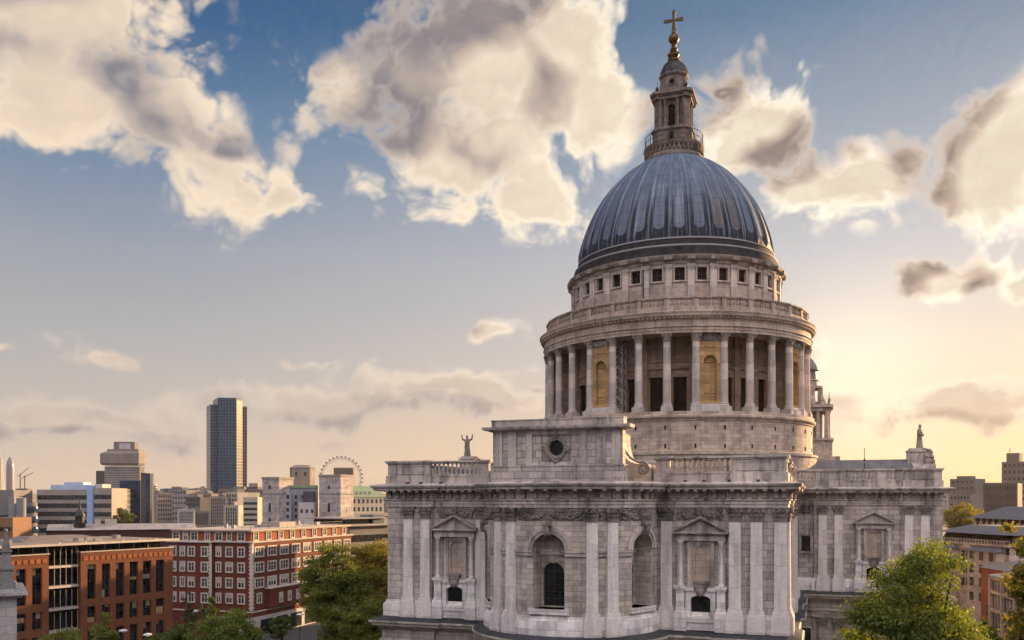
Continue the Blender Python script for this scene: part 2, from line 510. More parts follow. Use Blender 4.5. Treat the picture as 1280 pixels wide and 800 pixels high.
def grid_wall(name, cell, frame, bw, rh, ms, rough=.2, var=.4, framerough=.6, spec=.5):
    """curtain wall: panes with mullions, sizes in metres"""
    m, n, p, out = material(name)
    uv = n.new('ShaderNodeUVMap', uv_map='uv').outputs[0]
    bt = n.new('ShaderNodeTexBrick', offset=0.); n.put(bt.inputs['Vector'], uv)
    bt.inputs['Scale'].default_value = 1.; bt.inputs['Brick Width'].default_value = bw; bt.inputs['Row Height'].default_value = rh
    bt.inputs['Mortar Size'].default_value = ms; bt.inputs['Mortar Smooth'].default_value = 0.
    b = Vector(cell)
    bt.inputs['Color1'].default_value = c4(tuple(b*(1-var))); bt.inputs['Color2'].default_value = c4(tuple(b*(1+var)))
    bt.inputs['Mortar'].default_value = c4(frame)
    n.put(p.inputs['Base Color'], bt.outputs['Color'])
    n.put(p.inputs['Roughness'], n.range(bt.outputs['Fac'], 0., 1., rough, framerough))
    p.inputs['Specular IOR Level'].default_value = spec
    return m

ASHLAR = stone('weathered_ashlar', (.47,.415,.365), .48, (1.35,.46,.022), .5)
RUST = stone('coursed_ashlar', (.48,.43,.395), .48, (1.25,.62,.035), .55)
PALE = stone('washed_limestone', (.60,.56,.54), .24, (9.,1.9,.010), .75, var=.07)
TRIM = stone('limestone_moulding', (.50,.45,.41), .70, (2.1,9.,.010), .6)
PLINTH = stone('washed_plinth_stone', (.63,.60,.59), .28, (1.7,.75,.016), .6, var=.07)
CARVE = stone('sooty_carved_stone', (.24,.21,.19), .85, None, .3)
DRUMST = stone('drum_ashlar', (.45,.365,.295), .40, (1.3,.5,.016), .5, pale=(.50,.42,.35))
DCOL = stone('dome_column_stone', (.55,.48,.43), .38, (9.,2.2,.010), .7, var=.08)
DTRIM = stone('dome_moulding_stone', (.48,.39,.32), .52, (2.2,9.,.010), .5)
LOWER = stone('lower_wall_stone', (.38,.345,.30), .45, (1.4,.5,.02), .5)
OCHRE = stone('ochre_niche_stone', (.44,.275,.125), .30, (1.5,.55,.012), .5)
LANT = stone('lantern_stone', (.24,.195,.16), .85, (1.1,.5,.012), .6)
DARKGL = glass('dark_window_glass', (.010,.011,.014), .18)
DARKIN = plain('dark_interior', (.012,.010,.010), .95, spec=.05)
BROWNIN = plain('dark_brown_glazing', (.020,.012,.010), .6, spec=.08)
GILT = plain('gilded_metal', (.12,.065,.020), .5, .6, .5, 3.)
CROSSMET = plain('dark_gilt_cross', (.075,.045,.018), .5, .5, .5, 3.)
DARKMET = plain('dark_bronze', (.035,.034,.034), .5, .5, .3, 2.)
IRON = plain('iron_railing', (.03,.03,.03), .6)

def lead_flat(name, base, seam=.75):
    m, n, p, out = material(name)
    pos = n.new('ShaderNodeNewGeometry').outputs['Position']
    uv = n.new('ShaderNodeUVMap', uv_map='uv').outputs[0]
    bt = n.new('ShaderNodeTexBrick', offset=0.); n.put(bt.inputs['Vector'], uv)
    bt.inputs['Scale'].default_value = 1.; bt.inputs['Brick Width'].default_value = seam; bt.inputs['Row Height'].default_value = 6.
    bt.inputs['Mortar Size'].default_value = .03
    b = Vector(base)
    bt.inputs['Color1'].default_value = c4(tuple(b*.9)); bt.inputs['Color2'].default_value = c4(tuple(b*1.1)); bt.inputs['Mortar'].default_value = c4(tuple(b*.6))
    nz = n.noise(n.vec('MULTIPLY', pos, (1,1,.3)), .6, 5., .65)
    n.put(p.inputs['Base Color'], n.mix(1., bt.outputs['Color'], n.ramp(nz, [(.3,(.7,.68,.66,1)),(.7,(1.15,1.12,1.1,1))]), 'MULTIPLY'))
    p.inputs['Roughness'].default_value = .6; p.inputs['Specular IOR Level'].default_value = .2
    bump(n, p, bt.outputs['Fac'], .4, .05)
    return m
LEAD = lead_flat('lead_sheet', (.17,.17,.18))
LEADDARK = lead_flat('dark_lead_ledge', (.045,.048,.055))

def dome_lead():
    """u counts the 32 bays, v runs 0 at the springing to 1 at the crown"""
    m, n, p, out = material('dome_lead')
    uvs = n.sep(n.new('ShaderNodeUVMap', uv_map='uv').outputs[0])
    u, v = uvs[0], uvs[1]
    pos = n.new('ShaderNodeNewGeometry').outputs['Position']
    fu = n.math('ABSOLUTE', n.math('SUBTRACT', n.math('FRACT', u), .5))      # 0 in the middle of a bay
    bay = n.math('FLOOR', u)
    # flat sheet panels with rounded feet
    foot = n.math('SUBTRACT', .115, n.math('MULTIPLY', n.math('SQRT', n.math('MAXIMUM', n.math('SUBTRACT', .085, n.math('MULTIPLY', fu, fu)), 0.)), .16))
    inside = n.math('MULTIPLY', n.range(fu, .285, .265), n.range(v, n.math('SUBTRACT', foot, .004), n.math('ADD', foot, .004)))
    base = n.noise(n.comb(n.math('MULTIPLY', u, 1.3), n.math('MULTIPLY', v, 5.), 0.), 1.6, 5., .6)
    col = n.ramp(base, [(.28, (.056,.084,.130,1)), (.72, (.145,.190,.255,1))])
    bayn = n.new('ShaderNodeTexWhiteNoise', noise_dimensions='1D'); n.put(bayn.inputs['W'], bay)
    sheet = n.ramp(bayn.outputs['Value'], [(0, (.13,.165,.225,1)), (.72, (.20,.24,.30,1)), (.80, (.15,.115,.09,1)), (1., (.17,.125,.09,1))])
    fade = n.range(v, .50, .12)
    col = n.mix(n.math('MULTIPLY', inside, n.math('MULTIPLY', fade, .75)), col, sheet)
    # soot between the panels low on the dome
    st = n.noise(n.comb(n.math('MULTIPLY', u, 9.), n.math('MULTIPLY', v, 2.2), 1.), 1., 5., .65)
    low = n.range(v, .55, .10, smooth=True)
    dk = n.math('MULTIPLY', n.math('MULTIPLY', low, n.math('SUBTRACT', 1., n.math('MULTIPLY', inside, .72))), n.range(st, .22, .50))
    col = n.mix(n.math('MULTIPLY', dk, .88), col, (.013,.011,.012,1))
    st2 = n.noise(n.comb(n.math('MULTIPLY', u, 14.), n.math('MULTIPLY', v, 3.), 5.), 1., 4., .7)
    col = n.mix(n.range(st2, .48, .64, 0., .62), col, (.045,.048,.058,1))
    st3 = n.noise(n.comb(n.math('MULTIPLY', u, 6.), n.math('MULTIPLY', v, 2.), 9.), 1., 4., .6)
    col = n.mix(n.range(st3, .54, .70, 0., .6), col, (.30,.34,.41,1))
    # pale rolls along the ribs and cross seams of the sheets
    rib = n.range(fu, .445, .475)
    col = n.mix(n.math('MULTIPLY', rib, .35), col, (.34,.38,.44,1))
    seam = n.math('ABSOLUTE', n.math('SUBTRACT', n.math('FRACT', n.math('ADD', n.math('MULTIPLY', v, 13.), n.math('MULTIPLY', bayn.outputs['Value'], .35))), .5))
    sm = n.range(seam, .035, .015)
    col = n.mix(n.math('MULTIPLY', sm, .45), col, (.05,.055,.065,1))
    edge = n.math('MULTIPLY', n.range(n.math('ABSOLUTE', n.math('SUBTRACT', fu, .28)), .02, .008), fade)
    col = n.mix(n.math('MULTIPLY', edge, .6), col, (.04,.04,.045,1))
    n.put(p.inputs['Base Color'], col)
    p.inputs['Roughness'].default_value = .55
    n.put(p.inputs['Specular IOR Level'], n.range(dk, .0, .8, .28, .04))
    hh = n.math('SUBTRACT', n.math('MULTIPLY', inside, .5), sm)
    bump(n, p, n.math('ADD', hh, n.math('MULTIPLY', base, .9)), .6, .08)
    return m
DOMELEAD = dome_lead()

# ================================================================== THE CATHEDRAL
CZ = 33.5                      # heights below are measured from the camera's own height
FY = -64.05                    # east wall
HW = 18.5                      # half width of the choir
TY = -22.63                    # east wall of the transepts
TX = 35.25                     # end of the transepts
RA = 7.9                       # apse radius
Hc = lambda h: h + CZ

cath = thing('cathedral', 'great domed limestone cathedral with a ribbed lead dome and a golden cross', 'cathedral', (0, 0, 0))

def jog_line(x0, x1, y, breaks, d=.35, axis='x', sgn=1):
    """points from x0 to x1 along a wall, stepping out by d over each break"""
    pts = []
    inb = lambda x: any(a - 1e-6 <= x <= b + 1e-6 for a, b in breaks)
    xs = sorted({x0, x1} | {q for b in breaks for q in b if min(x0, x1) < q < max(x0, x1)}, reverse=x1 < x0)
    for i in range(len(xs) - 1):
        mid = (xs[i] + xs[i+1]) / 2
        o = d if inb(mid) else 0.
        pts += [(xs[i], y - o), (xs[i+1], y - o)]
    return pts

ARC = [(RA*math.sin(R(a)), FY - RA*math.cos(R(a))) for a in range(-76, 77, 4)]
left_wing = jog_line(-HW, -RA, FY, [(-HW, -14.05)])
right_wing = jog_line(RA, HW, FY, [(14.05, HW)])
tr_e = jog_line(HW, TX, TY, [(21.0, 24.75), (31.05, TX)])
tr_w = [(-x, y) for x, y in reversed(tr_e)]
def side_jogs(x, ys):
    pts = []
    for (a, b, o) in ys: pts += [(x + o, a), (x + o, b)]
    return pts
north_side = side_jogs(HW, [(FY - .35, FY + 4.4, .35), (FY + 4.4, -48, 0), (-48, -44, .35), (-44, -34, 0), (-34, -30, .35), (-30, TY, 0)])
south_side = [(-x, y) for x, y in reversed(north_side)]
EAST = south_side[:-1] + [(-HW - .35, FY - .35)] + left_wing[1:] + ARC + right_wing[:-1] + [(HW + .35, FY - .35)] + north_side[1:-1] + [(HW, TY)] + tr_e[1:-1] + [(TX + .35, TY - .35), (TX + .35, -TY + .35), (HW, -TY + .35), (HW, 96), (-HW, 96), (-HW, -TY + .35), (-TX - .35, -TY + .35), (-TX - .35, TY - .35)] + tr_w[1:-1] + [(-HW, TY)]
def clean(p):
    q = []
    for a in p:
        if not q or math.hypot(a[0]-q[-1][0], a[1]-q[-1][1]) > 1e-4: q.append(a)
    return q
EAST = clean(EAST)

def arch_panel(mb, u0, u1, z0, z1, uc, w, zb, zs, depth, mp, rise=None, n=14, d0=0., sub=1.2, back=False):
    """wall panel with an arched (rise > 0) or square (rise = 0) opening; mp(u, z, depth inwards) places a point"""
    rise = w if rise is None else rise
    def zt(u):
        if rise == 0: return zs
        t = max(-1., min(1., (u - uc)/w)); return zs + rise*math.sqrt(max(0., 1 - t*t))
    def sp(a, b, k): return [a + (b-a)*i/k for i in range(k)]
    us = sp(u0, uc - w, max(1, int((uc-w-u0)/sub))) if uc - w > u0 + 1e-6 else []
    ins = [uc - w*math.cos(PI*i/n) for i in range(n+1)] if rise else sp(uc-w, uc+w, 2) + [uc + w]
    outs = sp(uc + w, u1, max(1, int((u1-uc-w)/sub)))[1:] + [u1] if u1 > uc + w + 1e-6 else []
    allu = us + ins + outs
    def q(a, b, c, d):
        P = [a, b, c, d]
        mb.add([mp(x, z, dd) for x, z, dd in P], [(0,1,2,3)], [tuple((x + (dd if abs(a[0]-b[0]) < 1e-6 else 0), z) for x, z, dd in P)])
    for a, b in zip(allu[:-1], allu[1:]):
        if a >= uc - w - 1e-6 and b <= uc + w + 1e-6:
            if zb > z0 + 1e-6: q((a, z0, d0), (b, z0, d0), (b, zb, d0), (a, zb, d0))
            if z1 > max(zt(a), zt(b)) - 1e-6: q((a, zt(a), d0), (b, zt(b), d0), (b, z1, d0), (a, z1, d0))
            q((a, zt(a), d0), (a, zt(a), d0+depth), (b, zt(b), d0+depth), (b, zt(b), d0))
            q((a, zb, d0+depth), (a, zb, d0), (b, zb, d0), (b, zb, d0+depth))
            if back: q((a, zb, d0+depth), (b, zb, d0+depth), (b, zt(b), d0+depth), (a, zt(a), d0+depth))
        else:
            q((a, z0, d0), (b, z0, d0), (b, z1, d0), (a, z1, d0))
    for u, s in ((uc-w, 1), (uc+w, -1)):
        zz = zt(u)
        P = [(u, zb, d0), (u, zb, d0+depth), (u, zz, d0+depth), (u, zz, d0)]
        if s < 0: P.reverse()
        mb.add([mp(*p) for p in P], [(0,1,2,3)], [tuple((p[2], p[1]) for p in P)])

def arch_band(mb, uc, w, zs, rw, proj, mp, n=16, rise=None, steps=((0., 1.),)):
    """moulded ring round an arch"""
    rise = w if rise is None else rise
    def pt(i, r, d):
        a = PI*i/n
        return mp(uc - (w + r)*math.cos(a), zs + (rise + r)*math.sin(a), d)
    prof = [(0., 0.), (0., -proj*.6), (rw*.45, -proj*.6), (rw*.45, -proj), (rw, -proj), (rw, 0.)]
    vs = [pt(i, r, d) for (r, d) in prof for i in range(n+1)]
    fs = [(j*(n+1)+i, j*(n+1)+i+1, (j+1)*(n+1)+i+1, (j+1)*(n+1)+i) for j in range(len(prof)-1) for i in range(n)]
    mb.add(vs, fs)

def map_box(mb, u0, u1, z0, z1, d0, d1, mp):
    vs = [mp(u, z, d) for z in (z0, z1) for d in (d0, d1) for u in (u0, u1)]
    mb.add(vs, [(0,2,3,1),(4,5,7,6),(0,1,5,4),(2,6,7,3),(0,4,6,2),(1,3,7,5)])

apse_map = lambda u, z, d: ((RA - d)*math.sin(u/RA), FY - (RA - d)*math.cos(u/RA), z)

# ---- upper walls
def upper_wall():
    z0, z1 = Hc(-11.6), Hc(-.6)
    mb = MB()
    n = len(EAST)
    cum = 0.
    for i in range(n):
        a = EAST[i]; b = EAST[(i+1) % n]
        L = math.hypot(b[0]-a[0], b[1]-a[1])
        on_arc = a in ARC and b in ARC
        if not on_arc:
            mb.add([(a[0],a[1],z0),(b[0],b[1],z0),(b[0],b[1],z1),(a[0],a[1],z1)], [(0,1,2,3)], [((cum,z0),(cum+L,z0),(cum+L,z1),(cum,z1))])
        cum += L
    return mb
obj('wall', upper_wall(), RUST, cath, smooth=None)

apse_wall = MB()
a2u = lambda a: R(a)*RA
for lo, hi, c in ((-76, -48, -65), (-48, -14, None), (-14, 14, 0), (14, 48, None), (48, 76, 65)):
    z0, z1 = Hc(-11.6), Hc(-.6)
    if c is None:
        k = 8
        for i in range(k):
            u0 = a2u(lo + (hi-lo)*i/k); u1 = a2u(lo + (hi-lo)*(i+1)/k)
            apse_wall.add([apse_map(u0,z0,0),apse_map(u1,z0,0),apse_map(u1,z1,0),apse_map(u0,z1,0)], [(0,1,2,3)], [((u0,z0),(u1,z0),(u1,z1),(u0,z1))])
    else:
        arch_panel(apse_wall, a2u(lo), a2u(hi), z0, z1, a2u(c), 1.39, Hc(-9.3), Hc(-4.27), 1.7, apse_map, n=18, sub=.55)
obj('apse_wall', apse_wall, ASHLAR, cath)
for c in (-65, 0, 65):
    uc = a2u(c)
    w = MB()
    am = lambda u, z, d, uc=uc: (lambda x, y: (x*math.cos(uc/RA) + y*math.sin(uc/RA), FY + x*math.sin(uc/RA) - y*math.cos(uc/RA), z))(u, RA - d)
    # flat back wall of the recess with the inner round-headed light
    arch_panel(w, -1.7, 1.7, Hc(-9.4), Hc(-2.6), 0, .93, Hc(-9.2), Hc(-6.35), .3, am, d0=1.68)
    arch_band(w, 0, .93, Hc(-6.35), .22, .12, lambda u, z, d: am(u, z, d + 1.68))
    map_box(w, -1.5, 1.5, Hc(-4.75), Hc(-4.3), 1.5, 1.7, am)
    map_box(w, -.16, .16, Hc(-5.5), Hc(-5.0), 1.5, 1.7, am)
    wo = obj('window', w, ASHLAR, cath)
    g = MB(); map_box(g, -1.0, 1.0, Hc(-9.3), Hc(-5.2), 1.95, 2.0, am)
    obj('pane', g, DARKGL, wo)
    gb = MB()
    for x in (-.47, 0, .47): map_box(gb, x-.02, x+.02, Hc(-9.2), Hc(-5.45), 1.9, 1.94, am)
    for k in range(6): map_box(gb, -.92, .92, Hc(-9.2 + k*.6), Hc(-9.2 + k*.6 + .03), 1.9, 1.94, am)
    obj('glazing_bar', gb, IRON, wo)
    ab = MB()
    arch_band(ab, uc, 1.39, Hc(-4.27), .60, .26, apse_map, n=20)
    ao = obj('archivolt', ab, TRIM, cath)
    ks = MB()
    map_box(ks, uc-.26, uc+.26, Hc(-3.0), Hc(-1.85), -.5, 0., apse_map)
    for s in (-1, 1): ks.ball(apse_map(uc + s*.2, Hc(-2.1), -.5), .24, 8, 5)
    ks.ball(apse_map(uc, Hc(-2.55), -.5), (.24, .24, .42), 8, 6)
    obj('keystone', ks, CARVE, ao)
    sl = MB(); map_box(sl, uc-1.75, uc+1.75, Hc(-9.75), Hc(-9.3), -.35, 1.65, apse_map)
    obj('window_sill', sl, PLINTH, cath)
for lo, hi in ((-54.6, -10.3), (10.3, 54.6)):
    path = [(RA*math.sin(R(lo+(hi-lo)*i/10)), FY - RA*math.cos(R(lo+(hi-lo)*i/10))) for i in range(11)]
    ib = MB(); ib.sweep(path, [(-.1, Hc(-4.8)), (.16, Hc(-4.8)), (.16, Hc(-4.55)), (.24, Hc(-4.5)), (.24, Hc(-4.3)), (-.1, Hc(-4.3))])
    obj('impost_band', ib, TRIM, cath)

# ---- entablature, plinth, ledge and lower storey all run round the same plan
ent = MB()
ent.sweep(EAST, [(-.3,Hc(-.70)),(.16,Hc(-.70)),(.16,Hc(-.42)),(.24,Hc(-.40)),(.24,Hc(-.12)),(.40,Hc(-.06)),(.40,Hc(.02)),(.12,Hc(.05)),(.12,Hc(.74)),(.30,Hc(.80)),(.95,Hc(.88)),(1.05,Hc(.92)),(1.05,Hc(1.08)),(1.20,Hc(1.14)),(1.32,Hc(1.30)),(1.32,Hc(1.40)),(.5,Hc(1.58)),(-.4,Hc(1.60))], True)
ent_o = obj('entablature', ent, TRIM, cath, smooth=30)
def run_boxes(path, step, fn, closed=False):
    """call fn(matrix) at equal steps along the straight runs of a path"""
    n = len(path)
    for i in range(n if closed else n - 1):
        a = Vector(path[i]); b = Vector(path[(i+1) % n]); L = (b-a).length
        if L < .3: continue
        d = (b-a)/L; k = max(1, round(L/step)) if L > step*.6 else 1
        for j in range(k):
            p = a + d*(L*(j+.5)/k)
            M = Matrix(((d.x, -d.y, 0, p.x), (d.y, d.x, 0, p.y), (0, 0, 1, 0), (0, 0, 0, 1)))
            fn(M)
cons = MB()
def console(M):
    # a bracket of the frieze: deep at the top, curling in below
    w = .17
    prof = [(0.0,.06),(-.24,.06),(-.34,.18),(-.30,.34),(-.36,.5),(-.62,.66),(-.92,.74),(-.92,.90),(0,.90)]
    vs = [(sx, y-.1, Hc(z)) for sx in (-w, w) for y, z in prof]
    k = len(prof)
    fs = [tuple(range(k)), tuple(range(2*k-1, k-1, -1))] + [(i, k+i, k+(i+1) % k, (i+1) % k) for i in range(k)]
    cons.add([tuple(M @ Vector(p)) for p in vs], fs)
vis = [p for p in EAST if p[1] < 30]
run_boxes(clean([(-HW-.35, FY-.35)] + left_wing[1:] + ARC[::2] + [ARC[-1]] + right_wing + [(HW+.35, FY-.35)] + north_side[1:-1] + [(HW, TY)] + tr_e[1:]), .82, console)
co = obj('bracket_course', cons, stone('bracket_stone', (.33,.285,.25), .72, None, .5), ent_o)

pl = MB()
pl.sweep(EAST, [(-.2,Hc(-9.93)),(.10,Hc(-9.93)),(.14,Hc(-10.15)),(.30,Hc(-10.3)),(.34,Hc(-10.36)),(.34,Hc(-11.62))], True)
obj('plinth_course', pl, PLINTH, cath)
lg = MB()
lg.sweep(EAST, [(-.2,Hc(-11.50)),(.30,Hc(-11.54)),(1.28,Hc(-11.86)),(1.32,Hc(-11.92)),(1.30,Hc(-11.95))], True)
obj('lead_ledge', lg, LEADDARK, cath)
lc = MB()
lc.sweep(EAST, [(1.20,Hc(-11.91)),(1.42,Hc(-11.93)),(1.42,Hc(-12.10)),(1.25,Hc(-12.22)),(1.18,Hc(-12.42)),(.75,Hc(-12.55)),(.62,Hc(-12.8)),(.45,Hc(-12.9)),(.42,Hc(-13.75)),(.60,Hc(-13.85)),(.60,Hc(-14.05)),(.42,Hc(-14.1)),(.42,Hc(-14.5)),(.36,Hc(-14.52)),(.36,Hc(-14.9)),(0.1,Hc(-14.95))], True)
obj('lower_cornice', lc, LOWER, cath, smooth=30)
lw = MB()
lw.sweep(EAST, [(.15,Hc(-14.6)),(.15,0.6),(.55,.3),(.55,-.2)], True)
obj('lower_wall', lw, LOWER, cath, smooth=None)

# ---- pilasters with capitals
def acanthus(mb, x, y, z, h, w, out, dx=0., dy=-1.):
    """a leaf that rises, bulges and curls over; (dx, dy) is its outward direction"""
    t = (-dy, dx)
    rows = [(0., 0., .55), (.35, .12, 1.), (.7, .22, .95), (.95, .7, .7), (.85, 1.0, .35)]
    vs = []
    for (zz, oo, ww) in rows:
        for s, k in ((-1, 0.), (0, .10), (1, 0.)):
            vs.append((x + t[0]*s*w*.5*ww + dx*(oo+k)*out, y + t[1]*s*w*.5*ww + dy*(oo+k)*out, z + zz*h))
    fs = [(i*3+j, i*3+j+1, (i+1)*3+j+1, (i+1)*3+j) for i in range(4) for j in range(2)]
    mb.add(vs, fs)
def volute(mb, c, r, axis, width):
    """scroll: a short cylinder with a raised eye"""
    ax = Vector(axis).normalized(); u = ax.cross(Vector((0,0,1))).normalized(); w = Vector((0,0,1))
    n = 10; C = Vector(c)
    ring = lambda rr, o: [C + (u*math.cos(2*PI*i/n) + w*math.sin(2*PI*i/n))*rr + ax*o for i in range(n)]
    vs = ring(r, -width/2) + ring(r, width/2) + ring(r*.55, width/2) + ring(r*.45, width/2 + .05)
    fs = [(j*n+i, j*n+(i+1) % n, (j+1)*n+(i+1) % n, (j+1)*n+i) for j in range(3) for i in range(n)] + [tuple(range(n-1,-1,-1)), tuple(3*n+i for i in range(n))]
    mb.add(vs, fs)
def flat_capital(w, d, h):
    """capital of a flat pilaster, standing at z = 0, wall behind at y = 0"""
    mb = MB()
    mb.box(-w/2-.03, w/2+.03, -d-.05, 0, 0, .07)
    mb.frustum(-w/2, w/2, -d, 0, .05, -w/2-.05, w/2+.05, -d-.10, 0, h*.86)
    for k in range(4):
        acanthus(mb, -w*.375 + w*.25*k, -d, .05, h*.40, w*.27, .22)
    for k in range(3):
        acanthus(mb, -w*.25 + w*.25*k, -d-.03, .30*h, h*.42, w*.27, .26)
    for s in (-1, 1):
        acanthus(mb, s*w/2, -d*.5, .05, h*.40, d*.8, .16, s, 0)
        acanthus(mb, s*w/2, -d*.5, .3*h, h*.42, d*.8, .2, s, 0)
        volute(mb, (s*(w/2+.06), -d-.16, h*.77), .17, (0, -1, 0), .16)
        volute(mb, (s*w*.16, -d-.16, h*.74), .11, (0, -1, 0), .12)
    mb.ball((0, -d-.2, h*.80), .11, 6, 4)
    mb.box(-w/2-.2, w/2+.2, -d-.26, 0, h*.87, h*.95); mb.box(-w/2-.24, w/2+.24, -d-.30, 0, h*.95, h)
    return mb
def pilaster_mesh(w, d, h0, h1, plinth_h=None):
    """shaft and moulded base between heights h0 and h1 (relative), pedestal below down to plinth_h"""
    mb = MB()
    mb.box(-w/2-.16, w/2+.16, -d-.16, 0, h0, h0+.22)
    mb.box(-w/2-.12, w/2+.12, -d-.12, 0, h0+.22, h0+.36); mb.box(-w/2-.06, w/2+.06, -d-.06, 0, h0+.36, h0+.50)
    mb.frustum(-w/2-.02, w/2+.02, -d-.02, 0, h0+.50, -w/2+.03, w/2-.03, -d+.03, 0, h1)
    if plinth_h is not None:
        mb.box(-w/2-.26, w/2+.26, -d-.30, 0, plinth_h, h0-.12); mb.box(-w/2-.20, w/2+.20, -d-.24, 0, h0-.12, h0)
    return mb
PIL = pilaster_mesh(1.0, .30, -9.93, -1.87, -11.58).mesh('pilaster', PALE, 35)
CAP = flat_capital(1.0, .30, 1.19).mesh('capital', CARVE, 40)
LPIL = pilaster_mesh(1.05, .32, -32., -16.2).mesh('pilaster', LOWER, 35)
LCAP = flat_capital(1.05, .32, 1.3).mesh('capital', CARVE, 40)
def pilaster(x, y, rz=0., low=True):
    p = link('pilaster', PIL, cath, (x, y, CZ), rz)
    link('capital', CAP, p, (0, 0, -1.87))
    if low:
        q = link('lower_pilaster', LPIL, cath, (x - .0*math.sin(rz), y, CZ), rz)
        q.location = (x + .15*math.sin(rz), y - .15*math.cos(rz), CZ)
        link('capital', LCAP, q, (0, 0, -16.2))
for x in (16.43, 14.65):
    pilaster(x, FY - .35); pilaster(-x - (.07 if x > 15 else .03), FY - .35)
pilaster(8.72, FY, 0., False); pilaster(-9.0, FY, 0., False)
pilaster(HW - .12, FY - .30, 0., False)
for a in (-39.5, -26.5, 26.5, 39.5):
    pilaster(RA*math.sin(R(a)), FY - RA*math.cos(R(a)), R(a))
for x in (22.0, 23.87, 31.9, 33.7):
    pilaster(x, TY - .35)
for y in (FY + .5, FY + 2.3, -47, -45.2, -33, -31.2):
    pilaster(HW + .35, y, R(90), False)

# ---- festoons between the capitals
def festoon(u0, u1, mp, seed, swags=2, hang=True, dens=1.0):
    rnd = random.Random(seed); mb = MB()
    z1 = Hc(-.85)
    kk = max(1, int((u1-u0)/.6))
    for i in range(kk): map_box(mb, u0 + (u1-u0)*i/kk, u0 + (u1-u0)*(i+1)/kk, Hc(-1.78), Hc(-.75), -.05, .03, mp)
    L = (u1-u0)/swags
    for s in range(swags):
        a = u0 + L*s
        k = int(L*10*dens)
        for i in range(k+1):
            t = i/k; drop = .62*(1 - (2*t-1)**2)
            for q in range(3):
                mb.ball(mp(a + L*t + rnd.uniform(-.10,.10), z1 - drop + rnd.uniform(-.22,.16), -.06 - rnd.random()*.12), rnd.uniform(.06,.13), 6, 4)
    for i in range(int((u1-u0)*26*dens)):     # loose leaves and fruit of the carving
        mb.ball(mp(rnd.uniform(u0, u1), Hc(rnd.uniform(-1.72, -.80)), -.03 - rnd.random()*.06), rnd.uniform(.05,.11), 5, 4)
    if hang:
        for s in range(swags+1):
            a = u0 + L*s
            for i in range(9):
                mb.ball(mp(a + rnd.uniform(-.14,.14), z1 - i*.10 + rnd.uniform(-.05,.05), -.10), rnd.uniform(.08,.15), 6, 4)
    return mb
flatF = lambda u, z, d: (u, FY + d, z)
flatT = lambda u, z, d: (u, TY + d, z)
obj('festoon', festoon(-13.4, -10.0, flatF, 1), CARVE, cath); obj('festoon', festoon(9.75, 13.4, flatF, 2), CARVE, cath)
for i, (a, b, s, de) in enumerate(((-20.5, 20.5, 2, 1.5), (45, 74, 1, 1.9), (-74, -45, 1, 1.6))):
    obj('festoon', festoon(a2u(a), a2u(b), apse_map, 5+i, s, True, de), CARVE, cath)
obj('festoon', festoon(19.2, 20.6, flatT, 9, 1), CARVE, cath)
for a, b, k_ in ((-38, -28, 31), (28, 38, 32)): obj('festoon', festoon(a2u(a)+.35, a2u(b)-.35, apse_map, k_, 1, False, 1.5), CARVE, cath)

